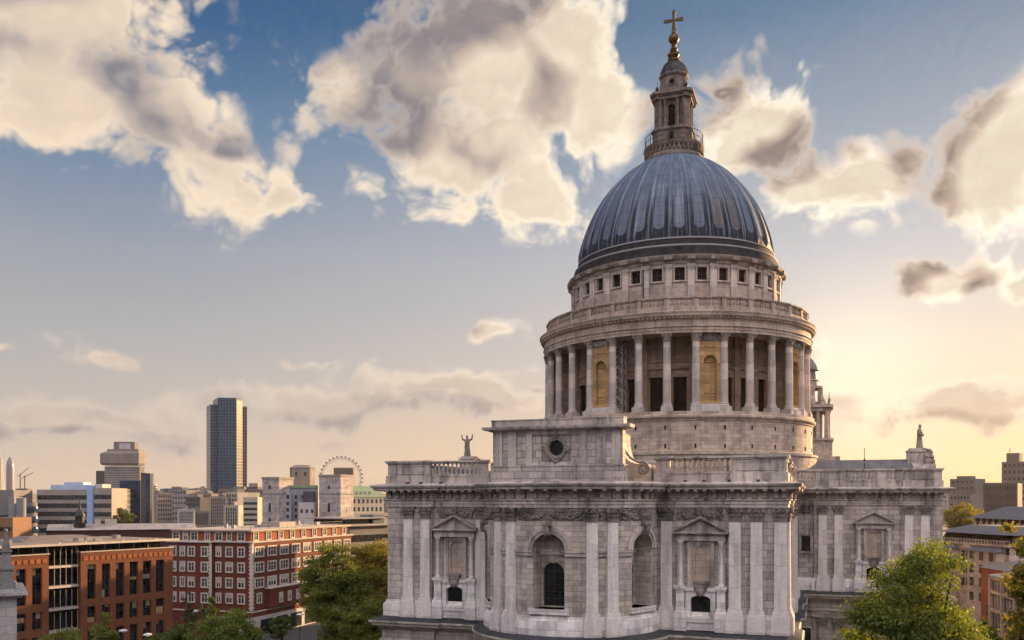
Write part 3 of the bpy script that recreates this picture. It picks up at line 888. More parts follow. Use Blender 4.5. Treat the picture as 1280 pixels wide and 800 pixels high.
# ---- aedicules (pedimented blind niches over small windows)
OCHGREY = stone('niche_stone', (.38,.315,.26), .35, (1.4,.6,.014), .5)
def aedicule_parts():
    out = {}
    m = MB()
    for x in (0,):
        m.box(x-.55, x+.55, -.80, 0, -11.58, -10.1); m.box(x-.50, x+.50, -.72, 0, -10.1, -9.92)
        m.frustum(x-.50, x+.50, -.72, 0, -9.92, x-.36, x+.36, -.58, 0, -9.5)
        m.box(x-.36, x+.36, -.58, 0, -9.5, -8.0); m.box(x-.44, x+.44, -.66, 0, -8.0, -7.85); m.box(x-.50, x+.50, -.72, 0, -7.85, -7.62)
    out['pedestal'] = (m, PLINTH)
    m = MB()
    for x in (0,):
        m.lathe([(.27,-7.62),(.27,-7.5),(.22,-7.42),(.21,-7.3),(.20,-5.5),(.175,-4.05),(.22,-3.98),(.30,-3.68),(.30,-3.62)], 12, c=(x,-.42,0))
        m.box(x-.3, x+.3, -.12, 0, -7.62, -3.62)
    out['column'] = (m, PALE)
    m = MB()
    m.box(-2.12, 2.12, -.62, 0, -3.62, -3.38); m.box(-2.05, 2.05, -.56, 0, -3.38, -3.08); m.box(-2.25, 2.25, -.78, 0, -3.08, -2.98); m.box(-2.38, 2.38, -.92, 0, -2.98, -2.84)
    out['entablature'] = (m, TRIM)
    m = MB()
    ap, hw, zb = -1.60, 2.38, -2.84
    M = Matrix.Rotation(R(90), 4, 'X')
    tri = [(-hw+.25, zb), (hw-.25, zb), (0, ap-.22)]
    m.add([(x, -.42, z) for x, z in tri] + [(x, 0, z) for x, z in tri], [(0,1,2),(5,4,3),(0,3,4,1),(1,4,5,2),(2,5,3,0)])
    for s in (-1, 1):
        for (o, t0, t1) in ((-.92, 0., .12), (-.76, -.13, 0.)):
            ang = math.atan2(ap-zb, hw); dz = math.cos(ang)
            a = [(s*hw, zb + t0), (0, ap + t0), (0, ap + t1), (s*hw, zb + t1)]
            m.add([(x, o, z) for x, z in a] + [(x, 0, z) for x, z in a], [(0,1,2,3),(7,6,5,4),(0,4,5,1),(1,5,6,2),(2,6,7,3),(3,7,4,0)])
    out['pediment'] = (m, TRIM)
    m = MB()
    lm = lambda u, z, d: (u, d, z)
    def ring(x, z0, z1, t, p):
        m.box(-x, -x+t, -p, 0, z0, z1); m.box(x-t, x, -p, 0, z0, z1); m.box(-x+t, x-t, -p, 0, z1-t, z1); m.box(-x+t, x-t, -p, 0, z0, z0+t)
    ring(1.14, -7.72, -3.66, .24, .34)
    ring(.90, -7.48, -3.90, .14, .22)
    out['niche_frame'] = (m, TRIM)
    m = MB()
    arch_panel(m, -.76, .76, -7.34, -4.04, 0, .50, -7.2, -4.62, .13, lm, d0=-.15, back=True)
    out['niche'] = (m, OCHGREY)
    m = MB()
    arch_panel(m, -1.30, 1.30, -10.6, -8.05, 0, .84, -10.25, -8.78, .45, lm, rise=.34, d0=-.50)
    m.box(-1.45, 1.45, -.62, -.5, -10.8, -10.32)
    m.box(-1.36, -.55, -.62, -.0, -8.05, -7.74); m.box(.55, 1.36, -.62, -.0, -8.05, -7.74)
    m.add([(-1.30,-.5,-10.6),(-1.30,0,-10.6),(-1.30,0,-8.05),(-1.30,-.5,-8.05)], [(0,1,2,3)]); m.add([(1.30,-.5,-10.6),(1.30,0,-10.6),(1.30,0,-8.05),(1.30,-.5,-8.05)], [(3,2,1,0)])
    m.box(-1.4, 1.4, -.5, 0, -11.5, -10.6)
    out['window'] = (m, PLINTH)
    m = MB(); m.box(-.85, .85, -.06, -.03, -10.3, -8.3)
    out['pane'] = (m, DARKGL)
    m = MB()
    m.ball((0,-.66,-8.1), (.36,.2,.42), 10, 6)
    for s in (-1, 1): m.ball((s*.28,-.62,-7.95), (.2,.16,.22), 8, 5); m.ball((s*.2,-.62,-8.3), (.16,.14,.18), 8, 5)
    m.box(-.55, .55, -.75, -.3, -7.72, -7.35); m.box(-.65, .65, -.82, -.3, -7.35, -7.2)
    out['keystone'] = (m, CARVE)
    return {k: mb.mesh(k, mt, 35) for k, (mb, mt) in out.items()}
AED = aedicule_parts()
def aedicule(x, y, rz=0.):
    a = link('aedicule', AED['niche_frame'], cath, (x, y, CZ), rz)
    for s in (-1, 1):
        link('pedestal', AED['pedestal'], a, (s*1.75, 0, 0)); link('column', AED['column'], a, (s*1.75, 0, 0))
    for k in ('entablature', 'pediment', 'niche', 'window', 'pane', 'keystone'):
        link(k, AED[k], a)
aedicule(-11.62, FY); aedicule(11.72, FY); aedicule(27.94, TY)
# small plain window of the transept and one in its lower storey
for (x0, x1, h0, h1, y) in ((19.45, 20.55, -6.6, -4.6, TY), (19.3, 20.6, -21.5, -16.4, TY - .15)):
    m = MB(); t = .28
    m.box(x0-t, x0, y-.16, y+.1, Hc(h0-t), Hc(h1+t)); m.box(x1, x1+t, y-.16, y+.1, Hc(h0-t), Hc(h1+t))
    m.box(x0, x1, y-.16, y+.1, Hc(h1), Hc(h1+t)); m.box(x0-.1, x1+.1, y-.22, y+.1, Hc(h0-t), Hc(h0))
    wo = obj('window', m, TRIM, cath)
    g = MB(); g.box(x0-.02, x1+.02, y-.03, y-.015, Hc(h0-.02), Hc(h1+.02)); obj('pane', g, DARKGL, wo)

# ---- parapets and balustrades
BAL = [(.15,2.46),(.15,2.55),(.09,2.59),(.085,2.66),(.17,2.84),(.18,2.98),(.12,3.22),(.08,3.40),(.13,3.44),(.14,3.52)]
def parapet_solid(p, q, name='parapet', panels=1):
    """solid pedestal length between two plan points (outer face on the right of travel)"""
    a, b = Vector(p), Vector(q); L = (b-a).length; d = (b-a)/L
    M = Matrix(((d.x, -d.y, 0, a.x), (d.y, d.x, 0, a.y), (0, 0, 1, CZ), (0, 0, 0, 1)))
    m = MB()
    m.box(-.14, L+.14, -.16, .75, 1.5, 2.36, M); m.box(0, L, 0, .6, 2.36, 3.52, M)
    m.box(-.12, L+.12, -.12, .72, 3.52, 3.66, M); m.box(-.22, L+.22, -.24, .8, 3.66, 3.84, M)
    for k in range(panels):
        x0 = L*k/panels + .45; x1 = L*(k+1)/panels - .45
        if x1 - x0 > .6:
            m.box(x0, x1, -.06, 0, 3.28, 3.36, M); m.box(x0, x1, -.06, 0, 2.52, 2.60, M); m.box(x0, x0+.08, -.06, 0, 2.60, 3.28, M); m.box(x1-.08, x1, -.06, 0, 2.60, 3.28, M)
    return obj(name, m, TRIM, cath)
def balustrade(p, q, step=.46):
    a, b = Vector(p), Vector(q); L = (b-a).length; d = (b-a)/L
    M = Matrix(((d.x, -d.y, 0, a.x), (d.y, d.x, 0, a.y), (0, 0, 1, CZ), (0, 0, 0, 1)))
    m = MB()
    m.box(0, L, -.02, .66, 1.5, 2.30, M); m.box(0, L, -.08, .6, 2.30, 2.46, M)
    m.box(0, L, .0, .52, 3.52, 3.66, M); m.box(0, L, -.16, .72, 3.66, 3.80, M)
    k = max(2, round(L/step))
    for i in range(k):
        m.lathe(BAL, 8, c=(L*(i+.5)/k, .26, 0), cap=False, M=M)
    return obj('balustrade', m, TRIM, cath, smooth=40)
py = FY - .05
parapet_solid((-18.35, py-.3), (-14.3, py-.3), panels=1); balustrade((-14.15, py), (-9.6, py)); parapet_solid((-9.45, py-.1), (-8.2, py-.1))
parapet_solid((7.75, py-.1), (9.0, py-.1)); balustrade((9.14, py), (14.2, py)); parapet_solid((14.35, py-.3), (18.35, py-.3), panels=1)
ty = TY - .05
balustrade((18.9, ty), (21.1, ty)); parapet_solid((21.25, ty-.3), (24.5, ty-.3)); balustrade((24.65, ty), (28.2, ty)); parapet_solid((28.35, ty-.1), (29.3, ty-.1)); balustrade((29.45, ty), (31.2, ty)); parapet_solid((31.35, ty-.3), (35.2, ty-.3))
nx = HW + .05
parapet_solid((nx+.3, FY-.3), (nx+.3, FY+4.2)); balustrade((nx, FY+4.4), (nx, -50)); parapet_solid((nx+.2, -49.8), (nx+.2, -46)); balustrade((nx, -45.8), (nx, -34)); parapet_solid((nx+.2, -33.8), (nx+.2, -30)); balustrade((nx, -29.8), (nx, TY-.6))
parapet_solid((-nx-.3, FY+4.2), (-nx-.3, FY-.3)); balustrade((-nx, TY-.6), (-nx, FY+4.4))
parapet_solid((TX+.3, TY-.3), (TX+.3, TY+4.)); balustrade((TX, TY+4.2), (TX, -4)); balustrade((TX, 4), (TX, -TY-4.2)); parapet_solid((TX+.3, -TY-4), (TX+.3, -TY+.3))

iwl = MB(); iwl.box(7.6, 17.6, FY+3.2, FY+3.7, Hc(1.5), Hc(3.5)); iwl.box(-17.6, -15.5, FY+3.2, FY+3.7, Hc(1.5), Hc(3.2))
obj('inner_parapet', iwl, DRUMST, cath, smooth=None)
# ---- roofs behind the parapets
rf = MB()
rf.box(-HW, HW, FY-.2, 96, Hc(1.2), Hc(1.55)); rf.box(-TX, -HW, TY, -TY, Hc(1.2), Hc(1.5)); rf.box(HW, TX, TY, -TY, Hc(1.2), Hc(1.5))
rf.prism([(RA*.97*math.sin(R(a)), FY - RA*.97*math.cos(R(a))) for a in range(-90, 91, 10)], Hc(1.2), Hc(1.58))
obj('flat_roof', rf, LEAD, cath, smooth=None)
def gable(x0, x1, y0, y1, h0, h1, along):
    m = MB()
    if along == 'y':
        c = (x0+x1)/2
        vs = [(x0,y0,h0),(x1,y0,h0),(c,y0,h1),(x0,y1,h0),(x1,y1,h0),(c,y1,h1)]
    else:
        c = (y0+y1)/2
        vs = [(x0,y1,h0),(x0,y0,h0),(x0,c,h1),(x1,y1,h0),(x1,y0,h0),(x1,c,h1)]
    m.add([(a,b,Hc(z)) for a,b,z in vs], [(0,1,2),(5,4,3),(1,4,5,2),(0,2,5,3),(0,3,4,1)])
    return m
obj('pitched_roof', gable(-7.5, 7.5, FY+2, -15, 1.5, 4.6, 'y'), LEAD, cath, smooth=None)
obj('pitched_roof', gable(12, TX-1.2, -9.5, 9.5, 1.5, 5.9, 'x'), LEAD, cath, smooth=None)
obj('pitched_roof', gable(-TX+1.2, -12, -9.5, 9.5, 1.5, 5.9, 'x'), LEAD, cath, smooth=None)
obj('pitched_roof', gable(-7.5, 7.5, 15, 90, 1.5, 5.9, 'y'), LEAD, cath, smooth=None)
# lean-to lead slopes over the aisles
for s in (-1, 1):
    m = MB(); a = [(s*(HW-.9), 1.9), (s*(HW-.9), 2.1), (s*10.5, 4.3), (s*10.5, 1.5)]
    k = len(a)
    ys_ = -48 if s > 0 else FY+9
    m.add([(x, ys_, Hc(z)) for x, z in a] + [(x, TY+2, Hc(z)) for x, z in a], [tuple(range(k)), tuple(range(2*k-1,k-1,-1))] + [(i,(i+1) % k,k+(i+1) % k,k+i) for i in range(k)])
    for y in range(-46, -24, 3): m.box(min(s*10.6, s*(HW-1.0)), max(s*10.6, s*(HW-1.0)), y, y+.12, Hc(1.9), Hc(2.0))
    obj('aisle_roof', m, lead_flat('blue_lead_sheet', (.13,.16,.20), .9), cath, smooth=None)
# gable ends of the transepts with the blocks that carry the statues
for s in (-1, 1):
    m = MB()
    tri = [(-10.5, 1.5), (10.5, 1.5), (0, 5.9)]
    x0, x1 = s*(TX-1.1), s*(TX+.5)
    m.add([(x0,y,Hc(z)) for y,z in tri] + [(x1,y,Hc(z)) for y,z in tri], [(0,1,2),(5,4,3),(0,3,4,1),(1,4,5,2),(2,5,3,0)])
    xa, xb = min(x0,x1)-.5, max(x0,x1)+.6
    m.box(xa, xb, -1.35, 1.35, Hc(4.6), Hc(6.9)); m.box(xa-.1, xb+.1, -1.5, 1.5, Hc(6.9), Hc(7.15)); m.box(xa+.2, xb-.2, -1.1, 1.1, Hc(7.15), Hc(7.45))
    obj('pediment', m, TRIM, cath)

# ---- attic screen over the apse with its round window, and the scrolls beside it
BY = FY - 5.5
bk = MB()
flatB = lambda u, z, d: (u, BY + d, z)
bk.box(-6.0, 6.0, BY-.22, BY+1.5, Hc(1.55), Hc(2.90)); bk.box(-6.06, 6.06, BY-.28, BY+1.56, Hc(2.90), Hc(3.02)); bk.box(-4.3, 4.3, BY+1.2, FY+1, Hc(1.5), Hc(6.3))
arch_panel(bk, -5.85, 5.85, Hc(3.0), Hc(6.05), 0, .68, Hc(4.5-.68), Hc(4.5), .6, flatB, sub=20, n=16)
# lower half of the round opening closes with a curved infill so that the light is circular
inf = []
for i in range(17):
    a = PI + PI*i/16
    inf.append((.68*math.cos(a), 4.5 + .68*math.sin(a)))
for (xa, za), (xb, zb) in zip(inf[:-1], inf[1:]):
    bk.add([flatB(xa,Hc(3.82),.0),flatB(xb,Hc(3.82),.0),flatB(xb,Hc(zb),.0),flatB(xa,Hc(za),.0)], [(0,1,2,3)])
    bk.add([flatB(xa,Hc(za),.0),flatB(xb,Hc(zb),.0),flatB(xb,Hc(zb),.6),flatB(xa,Hc(za),.6)], [(0,1,2,3)])
for s in (-1, 1):
    bk.add([(s*5.85,BY,Hc(3.0)),(s*5.85,BY+1.2,Hc(3.0)),(s*5.85,BY+1.2,Hc(6.05)),(s*5.85,BY,Hc(6.05))], [(0,1,2,3)])
bk.add([(-5.85,BY+1.2,Hc(3.0)),(5.85,BY+1.2,Hc(3.0)),(5.85,BY+1.2,Hc(6.05)),(-5.85,BY+1.2,Hc(6.05))], [(0,1,2,3)])
at_o = obj('attic_screen', bk, RUST, cath)
m = MB()
for x, w in ((5.3, .74), (4.0, .78), (2.45, .55)):
    for s in (-1, 1): m.box(s*x-w/2, s*x+w/2, BY-.16, BY+.1, Hc(3.02), Hc(6.05))
m.box(-2.72, 2.72, BY-.14, BY, Hc(5.72), Hc(6.05)); m.box(-2.72, 2.72, BY-.14, BY, Hc(3.02), Hc(3.25))
obj('panel_strip', m, TRIM, at_o)
m = MB()
loop = [(-5.85, BY+1.3), (-5.85, BY), (5.85, BY), (5.85, BY+1.3)]
m.sweep(loop, [(0,Hc(6.0)),(.22,Hc(6.02)),(.30,Hc(6.12)),(.72,Hc(6.16)),(.80,Hc(6.34)),(.80,Hc(6.42)),(.1,Hc(6.48)),(.1,Hc(6.98)),(.16,Hc(7.0)),(.16,Hc(7.08)),(-.6,Hc(7.08))])
m.box(-5.9, 5.9, BY+.1, BY+1.25, Hc(6.3), Hc(6.5)); m.box(-4.4, 4.4, BY+1.25, FY+1.1, Hc(6.3), Hc(6.45))
obj('cornice', m, TRIM, at_o)
m = MB()
oc = lambda a, r, d: (r*math.cos(a), BY - d, Hc(4.5) + r*math.sin(a))
rnd = random.Random(3)
for i in range(48):
    a = 2*PI*i/48
    m.ball(oc(a, .90 + rnd.uniform(-.05,.05), .10), rnd.uniform(.10,.17), 7, 5)
ring = [(.70, 0), (.70, .16), (.80, .2), (.86, .12), (.86, 0)]
vs = [oc(2*PI*i/28, r, d) for r, d in ring for i in range(28)]
m.add(vs, [(j*28+i, j*28+(i+1) % 28, (j+1)*28+(i+1) % 28, (j+1)*28+i) for j in range(4) for i in range(28)])
for a, r in ((PI/2, 1.12), (-PI/2, 1.18), (0, 1.08), (PI, 1.08)):
    for k in range(7): m.ball(oc(a + rnd.uniform(-.22,.22), r + rnd.uniform(-.12,.16), .10), rnd.uniform(.10,.18), 7, 5)
for s in (-1, 1):
    for k in range(6): m.ball(oc(PI/2 + s*PI/2, 1.1, .08)[:2] + (Hc(4.35 - k*.13),), .10 - k*.008, 6, 4)
for s in (-1, 1):
    m.box(s*1.28-.05, s*1.28+.05, BY-.06, BY, Hc(3.45), Hc(5.6)); m.box(-1.33, 1.33, BY-.05, BY, Hc(5.55 if s > 0 else 3.42), Hc(5.62 if s > 0 else 3.5))
obj('window_wreath', m, CARVE, at_o)
g = MB(); g.box(-.8, .8, BY+.5, BY+.54, Hc(3.7), Hc(5.3)); obj('round_window', g, DARKGL, at_o)
for s in (-1, 1):
    prof = [(4.2, 1.6), (4.2, 6.1)]
    for i in range(13):
        t = i/12
        prof.append((4.75 + 1.75*(t**2.4), 6.1 - 2.9*(1 - (1-t)**2.0)))
    prof += [(7.0, 3.22), (7.35, 2.85), (7.4, 1.6)]
    prof = [(s*x, z) for x, z in prof]
    k = len(prof)
    m = MB()
    m.add([(x, FY-.75, Hc(z)) for x, z in prof] + [(x, FY+3.5, Hc(z)) for x, z in prof], [tuple(range(k)), tuple(range(2*k-1,k-1,-1))] + [(i,(i+1) % k,k+(i+1) % k,k+i) for i in range(k)])
    so = obj('scroll_buttress', m, DRUMST, cath, smooth=30)
    m = MB()
    sp = [(s*(6.72 + .55*(1-.8*i/34)*math.cos(PI*.6 - i*.36)), FY-.78, Hc(2.80) + .55*(1-.8*i/34)*math.sin(PI*.6 - i*.36)) for i in range(35)]
    m.tube(sp, [.09*(1-.5*i/34) for i in range(35)], 6)
    m.tube([(s*4.78, FY-.8, Hc(6.1)), (s*4.85, FY-.8, Hc(5.3)), (s*5.1, FY-.8, Hc(4.4)), (s*5.6, FY-.8, Hc(3.75)), (s*6.3, FY-.8, Hc(3.36)), (s*6.8, FY-.8, Hc(3.36))], .12, 6)
    obj('volute', m, CARVE, so)

# ================================================================== THE DOME
A0 = -PI/2                                  # bay angles run from the east, northwards
BAY = 2*PI/32
d_drum = MB()
d_drum.lathe([(21.3,Hc(1.4)),(21.3,Hc(6.1)),(21.5,Hc(6.2)),(21.5,Hc(6.55)),(20.75,Hc(6.7)),(20.7,Hc(7.2)),(20.7,Hc(10.75)),(20.85,Hc(10.85)),(20.9,Hc(11.1))], 128, cap=False)
drum = obj('drum', d_drum, DRUMST, cath)
m = MB(); m.lathe([(20.8,Hc(11.08)),(21.0,Hc(11.1)),(21.2,Hc(11.3)),(21.2,Hc(11.55)),(20.95,Hc(11.65)),(20.95,Hc(12.1)),(16.2,Hc(12.1))], 128, cap=False)
obj('drum_cornice', m, DTRIM, drum)
vm = MB(); vm.box(-.10, .10, -.04, .05, -.28, .28); VENT = vm.mesh('vent', DARKIN, None)
for k in range(-8, 9):
    for hh in (9.9, 7.35):
        a = A0 + (k+.45)*BAY
        link('vent', VENT, drum, (20.72*math.cos(a), 20.72*math.sin(a), Hc(hh)), a + PI/2)
# inner wall of the colonnade with its tall windows
iw = MB()
RI = 16.8
def cyl_map(Rr): return lambda u, z, d: ((Rr-d)*math.sin(u/Rr), -(Rr-d)*math.cos(u/Rr), z)
mi = cyl_map(RI)
for k in range(32):
    u = k*BAY*RI
    if k % 4 == 2:
        arch_panel(iw, u-BAY*RI/2, u+BAY*RI/2, Hc(12.05), Hc(23.2), u, .6, Hc(14), Hc(14.5), .1, mi, rise=0, sub=1.)
    else:
        arch_panel(iw, u-BAY*RI/2, u+BAY*RI/2, Hc(12.05), Hc(23.2), u, .92, Hc(12.3), Hc(17.3), .45, mi, rise=0, sub=1.)
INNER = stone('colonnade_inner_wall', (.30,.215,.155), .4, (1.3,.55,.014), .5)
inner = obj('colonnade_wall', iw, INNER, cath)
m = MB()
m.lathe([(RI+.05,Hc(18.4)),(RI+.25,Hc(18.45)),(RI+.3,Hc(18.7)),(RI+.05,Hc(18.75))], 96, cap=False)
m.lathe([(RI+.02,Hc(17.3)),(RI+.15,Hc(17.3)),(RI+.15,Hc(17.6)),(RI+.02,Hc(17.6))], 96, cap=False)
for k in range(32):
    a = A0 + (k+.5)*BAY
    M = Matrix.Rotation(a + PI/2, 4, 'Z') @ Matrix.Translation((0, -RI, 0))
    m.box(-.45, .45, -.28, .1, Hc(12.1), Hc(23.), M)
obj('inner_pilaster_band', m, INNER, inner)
wp = MB(); wp.box(-1.0, 1.0, -.02, .02, 0, 5.2); WP = wp.mesh('window', BROWNIN, None)
um = MB()
um.box(-.9,.9,-.08,.05,0,.14); um.box(-.9,.9,-.08,.05,2.3,2.44); um.box(-.9,-.76,-.08,.05,.14,2.3); um.box(.76,.9,-.08,.05,.14,2.3)
UPF = um.mesh('panel_frame', INNER, None)
for k in range(32):
    if k % 4 == 2: continue
    a = A0 + k*BAY
    link('window', WP, inner, ((RI-.42)*math.cos(a), (RI-.42)*math.sin(a), Hc(12.2)), a + PI/2)
    link('panel_frame', UPF, inner, ((RI+.02)*math.cos(a), (RI+.02)*math.sin(a), Hc(19.4)), a + PI/2)
# the 32 columns
RC = 19.9
cm = MB()
cm.box(-.80, .80, -.80, .80, 0, .62); cm.box(-.74, .74, -.74, .74, .62, .74)
cm.lathe([(.74,.74),(.76,.82),(.70,.92),(.66,.96),(.66,1.02),(.68,1.1),(.62,1.18),(.565,1.22),(.555,1.6),(.55,4.2),(.535,6.5),(.49,9.45),(.53,9.5),(.53,9.56)], 20, cap=False)
COLM = cm.mesh('column', DCOL, 35)
cc_ = MB()
cc_.lathe([(.50,0),(.52,.3),(.58,.75),(.68,1.05)], 14, cap=False)
for k in range(8):
    a = 2*PI*k/8
    acanthus(cc_, .5*math.cos(a), .5*math.sin(a), 0, .5, .38, .24, math.cos(a), math.sin(a))
    a += PI/8
    acanthus(cc_, .53*math.cos(a), .53*math.sin(a), .34, .5, .38, .26, math.cos(a), math.sin(a))
for k in range(4):
    a = PI/4 + k*PI/2
    volute(cc_, (.74*math.cos(a), .74*math.sin(a), .95), .17, (-math.sin(a), math.cos(a), 0), .2)
cc_.box(-.74,.74,-.74,.74,1.08,1.18); cc_.box(-.80,.80,-.80,.80,1.18,1.27)
CCAP = cc_.mesh('capital', stone('dome_capital_stone', (.36,.30,.25), .5, None), 40)
for k in range(32):
    a = A0 + (k+.5)*BAY
    o = link('column', COLM, cath, (RC*math.cos(a), RC*math.sin(a), Hc(12.1)), a + PI/2)
    link('capital', CCAP, o, (0, 0, 9.54))
# the eight solid bays with ochre niches
mn = lambda u, z, d: ((RC+.05-d)*math.sin(u/RC), -(RC+.05-d)*math.cos(u/RC), z)
nb = MB()
hw_ = BAY*RC/2 - .30
arch_panel(nb, -hw_, hw_, 13.15-12.1, 22.95-12.1, 0, .92, 13.5-12.1, 18.9-12.1, .55, mn, n=14, sub=.5)
arch_band(nb, 0, .92, 18.9-12.1, .26, .10, mn)
map_box(nb, -1.35, -.92, 18.6-12.1, 18.9-12.1, -.10, 0, mn); map_box(nb, .92, 1.35, 18.6-12.1, 18.9-12.1, -.10, 0, mn)
map_box(nb, -.7, .7, 20.9-12.1, 21.5-12.1, -.08, 0, mn)
NB = nb.mesh('niche_bay', OCHRE, 35)
nk = MB()
k = 10
for i in range(k):
    u0 = -1. + 2.*i/k; u1 = -1. + 2.*(i+1)/k
    nk.add([mn(u0,1.3,.5),mn(u1,1.3,.5),mn(u1,8.,.5),mn(u0,8.,.5)], [(0,1,2,3)])
map_box(nk, -.9, .9, 2.6, 2.75, .35, .5, mn)
for i in range(7):     # shell in the head of the niche
    a = PI*(i+.5)/7
    nk.tube([mn(0, 6.8, .45), mn(.8*math.cos(a), 6.8 + .8*math.sin(a), .40)], [.05, .11], 5)
NK = nk.mesh('niche_back', OCHRE, 35)
ns = MB()
map_box(ns, -BAY*RC/2-.75, BAY*RC/2+.75, 0, .60, -.83, .6, mn); map_box(ns, -hw_, hw_, .6, 1.05, -.35, .6, mn)
NSL = ns.mesh('niche_plinth', PALE, None)
nside = MB()
for s in (-1, 1): map_box(nside, s*hw_-.01, s*hw_+.01, .5, 10.85, 0, 3.1, mn)
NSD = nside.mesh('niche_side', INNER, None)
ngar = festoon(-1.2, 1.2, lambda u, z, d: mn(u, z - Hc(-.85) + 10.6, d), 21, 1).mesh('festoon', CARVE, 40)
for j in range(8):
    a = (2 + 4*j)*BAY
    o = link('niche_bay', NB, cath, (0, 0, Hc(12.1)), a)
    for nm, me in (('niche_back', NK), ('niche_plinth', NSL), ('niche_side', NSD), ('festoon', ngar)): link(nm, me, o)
# entablature of the colonnade and stone gallery
m = MB()
m.lathe([(16.7,Hc(22.95)),(19.2,Hc(22.9)),(20.50,Hc(22.9)),(20.50,Hc(23.25)),(20.58,Hc(23.28)),(20.58,Hc(23.62)),(20.75,Hc(23.72)),(20.75,Hc(23.80)),(20.52,Hc(23.85)),(20.52,Hc(24.75)),(20.68,Hc(24.82)),(20.95,Hc(25.05)),(21.15,Hc(25.15)),(21.18,Hc(25.42)),(21.32,Hc(25.62)),(21.32,Hc(25.74)),(20.5,Hc(25.95)),(16.0,Hc(25.96))], 160, cap=False)
de = obj('dome_entablature', m, DTRIM, cath, smooth=30)
m = MB()
for k in range(224):
    a = 2*PI*k/224
    M = Matrix.Rotation(a, 4, 'Z') @ Matrix.Translation((0, -20.6, 0))
    m.box(-.15, .15, -.34, .1, Hc(24.84), Hc(25.06), M)
m.lathe([(20.45,Hc(24.86)),(20.62,Hc(24.86)),(20.62,Hc(25.04)),(20.45,Hc(25.04))], 224, cap=False)
obj('dentil_course', m, DTRIM, de, smooth=None)
RB = 20.1
bay = MB()
mbm = lambda u, z, d: ((RB-d)*math.sin(u/RB), -(RB-d)*math.cos(u/RB), z)
map_box(bay, -BAY*RB/2, BAY*RB/2, 0, .62, -.10, .55, mbm); map_box(bay, -BAY*RB/2, BAY*RB/2, 1.62, 1.78, -.02, .45, mbm); map_box(bay, -BAY*RB/2, BAY*RB/2, 1.78, 1.98, -.18, .58, mbm)
for s in (-1, 1): map_box(bay, s*BAY*RB/2 - (.36 if s > 0 else 0), s*BAY*RB/2 + (.36 if s < 0 else 0), .62, 1.62, -.06, .5, mbm)
for i in range(7):
    u = -BAY*RB/2 + .62 + (BAY*RB - 1.24)*i/6
    q = mbm(u, 0, .24)
    bay.lathe([(r*1.15, (z-2.46)/1.06*1.0 + .62) for r, z in BAL], 8, c=(q[0], q[1], 0), cap=False)
BAYM = bay.mesh('balustrade', DTRIM, 40)
for k in range(32):
    link('balustrade', BAYM, cath, (0, 0, Hc(25.94)), k*BAY)
# attic storey with small square windows
RAT = 16.0
ma = cyl_map(RAT)
aw = MB()
for k in range(32):
    u = k*BAY*RAT
    arch_panel(aw, u-BAY*RAT/2, u+BAY*RAT/2, Hc(25.9), Hc(33.7), u, .70, Hc(31.15), Hc(32.92), .55, ma, rise=0, sub=1.)
attic = obj('attic_wall', aw, stone('attic_stone', (.46,.38,.32), .35, (1.5,.6,.012), .5), cath)
ap_ = MB(); ap_.box(-.50, .50, -.26, .1, 25.9-25.9, 7.0); ap_.box(-.58, .58, -.34, .1, 7.0, 7.25); ap_.box(-.62,.62,-.38,.1,7.25,7.5); ap_.box(-.56,.56,-.32,.1,0,2.2)
APIL = ap_.mesh('attic_pilaster', DCOL, None)
fr = MB()
fr.box(-.88,-.70,-.10,.05,-.05,1.82); fr.box(.70,.88,-.10,.05,-.05,1.82); fr.box(-.95,.95,-.14,.05,1.82,2.0); fr.box(-1.0,1.0,-.2,.05,-.25,-.05)
fr.box(-.75,.75,-.06,.05,2.1,2.6)
WFR = fr.mesh('window', DCOL, None)
pn = MB(); pn.box(-.72,.72,.40,.44,-.02,1.8); WPN = pn.mesh('pane', BROWNIN, None)
pb = MB(); pb.box(-.03,.03,.36,.40,0,1.77); pb.box(-.7,.7,.36,.40,.86,.91); WPB = pb.mesh('glazing_bar', IRON, None)
for k in range(32):
    a = A0 + k*BAY
    o = link('window', WFR, attic, (RAT*math.cos(a), RAT*math.sin(a), Hc(31.15)), a + PI/2)
    a2 = a + BAY/2
    link('attic_pilaster', APIL, attic, (RAT*math.cos(a2), RAT*math.sin(a2), Hc(25.9)), a2 + PI/2)
    p = link('pane', WPN, o); link('glazing_bar', WPB, o)
m = MB()
m.lathe([(15.9,Hc(33.45)),(16.2,Hc(33.5)),(16.25,Hc(33.9)),(16.45,Hc(34.0)),(16.75,Hc(34.35)),(16.78,Hc(34.62)),(16.4,Hc(34.75)),(16.0,Hc(34.8))], 128, cap=False)
for k in range(32):
    M = Matrix.Rotation((k+.5)*BAY, 4, 'Z') @ Matrix.Translation((0, -16.3, 0))
    m.box(-.55, .55, -.58, .3, Hc(33.95), Hc(34.55), M)
obj('attic_cornice', m, stone('sooty_cornice_stone', (.30,.25,.21), .7, None), attic)
m = MB()
m.lathe([(16.4,Hc(34.7)),(16.1,Hc(35.2)),(15.8,Hc(36.0)),(15.62,Hc(36.1)),(15.72,Hc(36.2)),(15.72,Hc(36.36)),(15.5,Hc(36.45)),(15.35,Hc(36.6)),(15.12,Hc(37.3)),(15.22,Hc(37.38)),(15.22,Hc(37.52)),(15.0,Hc(37.62))], 160, cap=False)
skirt_m, n_, p_, _ = material('dark_dome_skirt')
pos_ = n_.new('ShaderNodeNewGeometry').outputs['Position']
zz_ = n_.sep(pos_)[2]
ringf = n_.math('MAXIMUM', n_.math('MULTIPLY', n_.range(zz_, Hc(36.08), Hc(36.12)), n_.range(zz_, Hc(36.48), Hc(36.42))), n_.math('MULTIPLY', n_.range(zz_, Hc(37.3), Hc(37.34)), n_.range(zz_, Hc(37.66), Hc(37.6))))
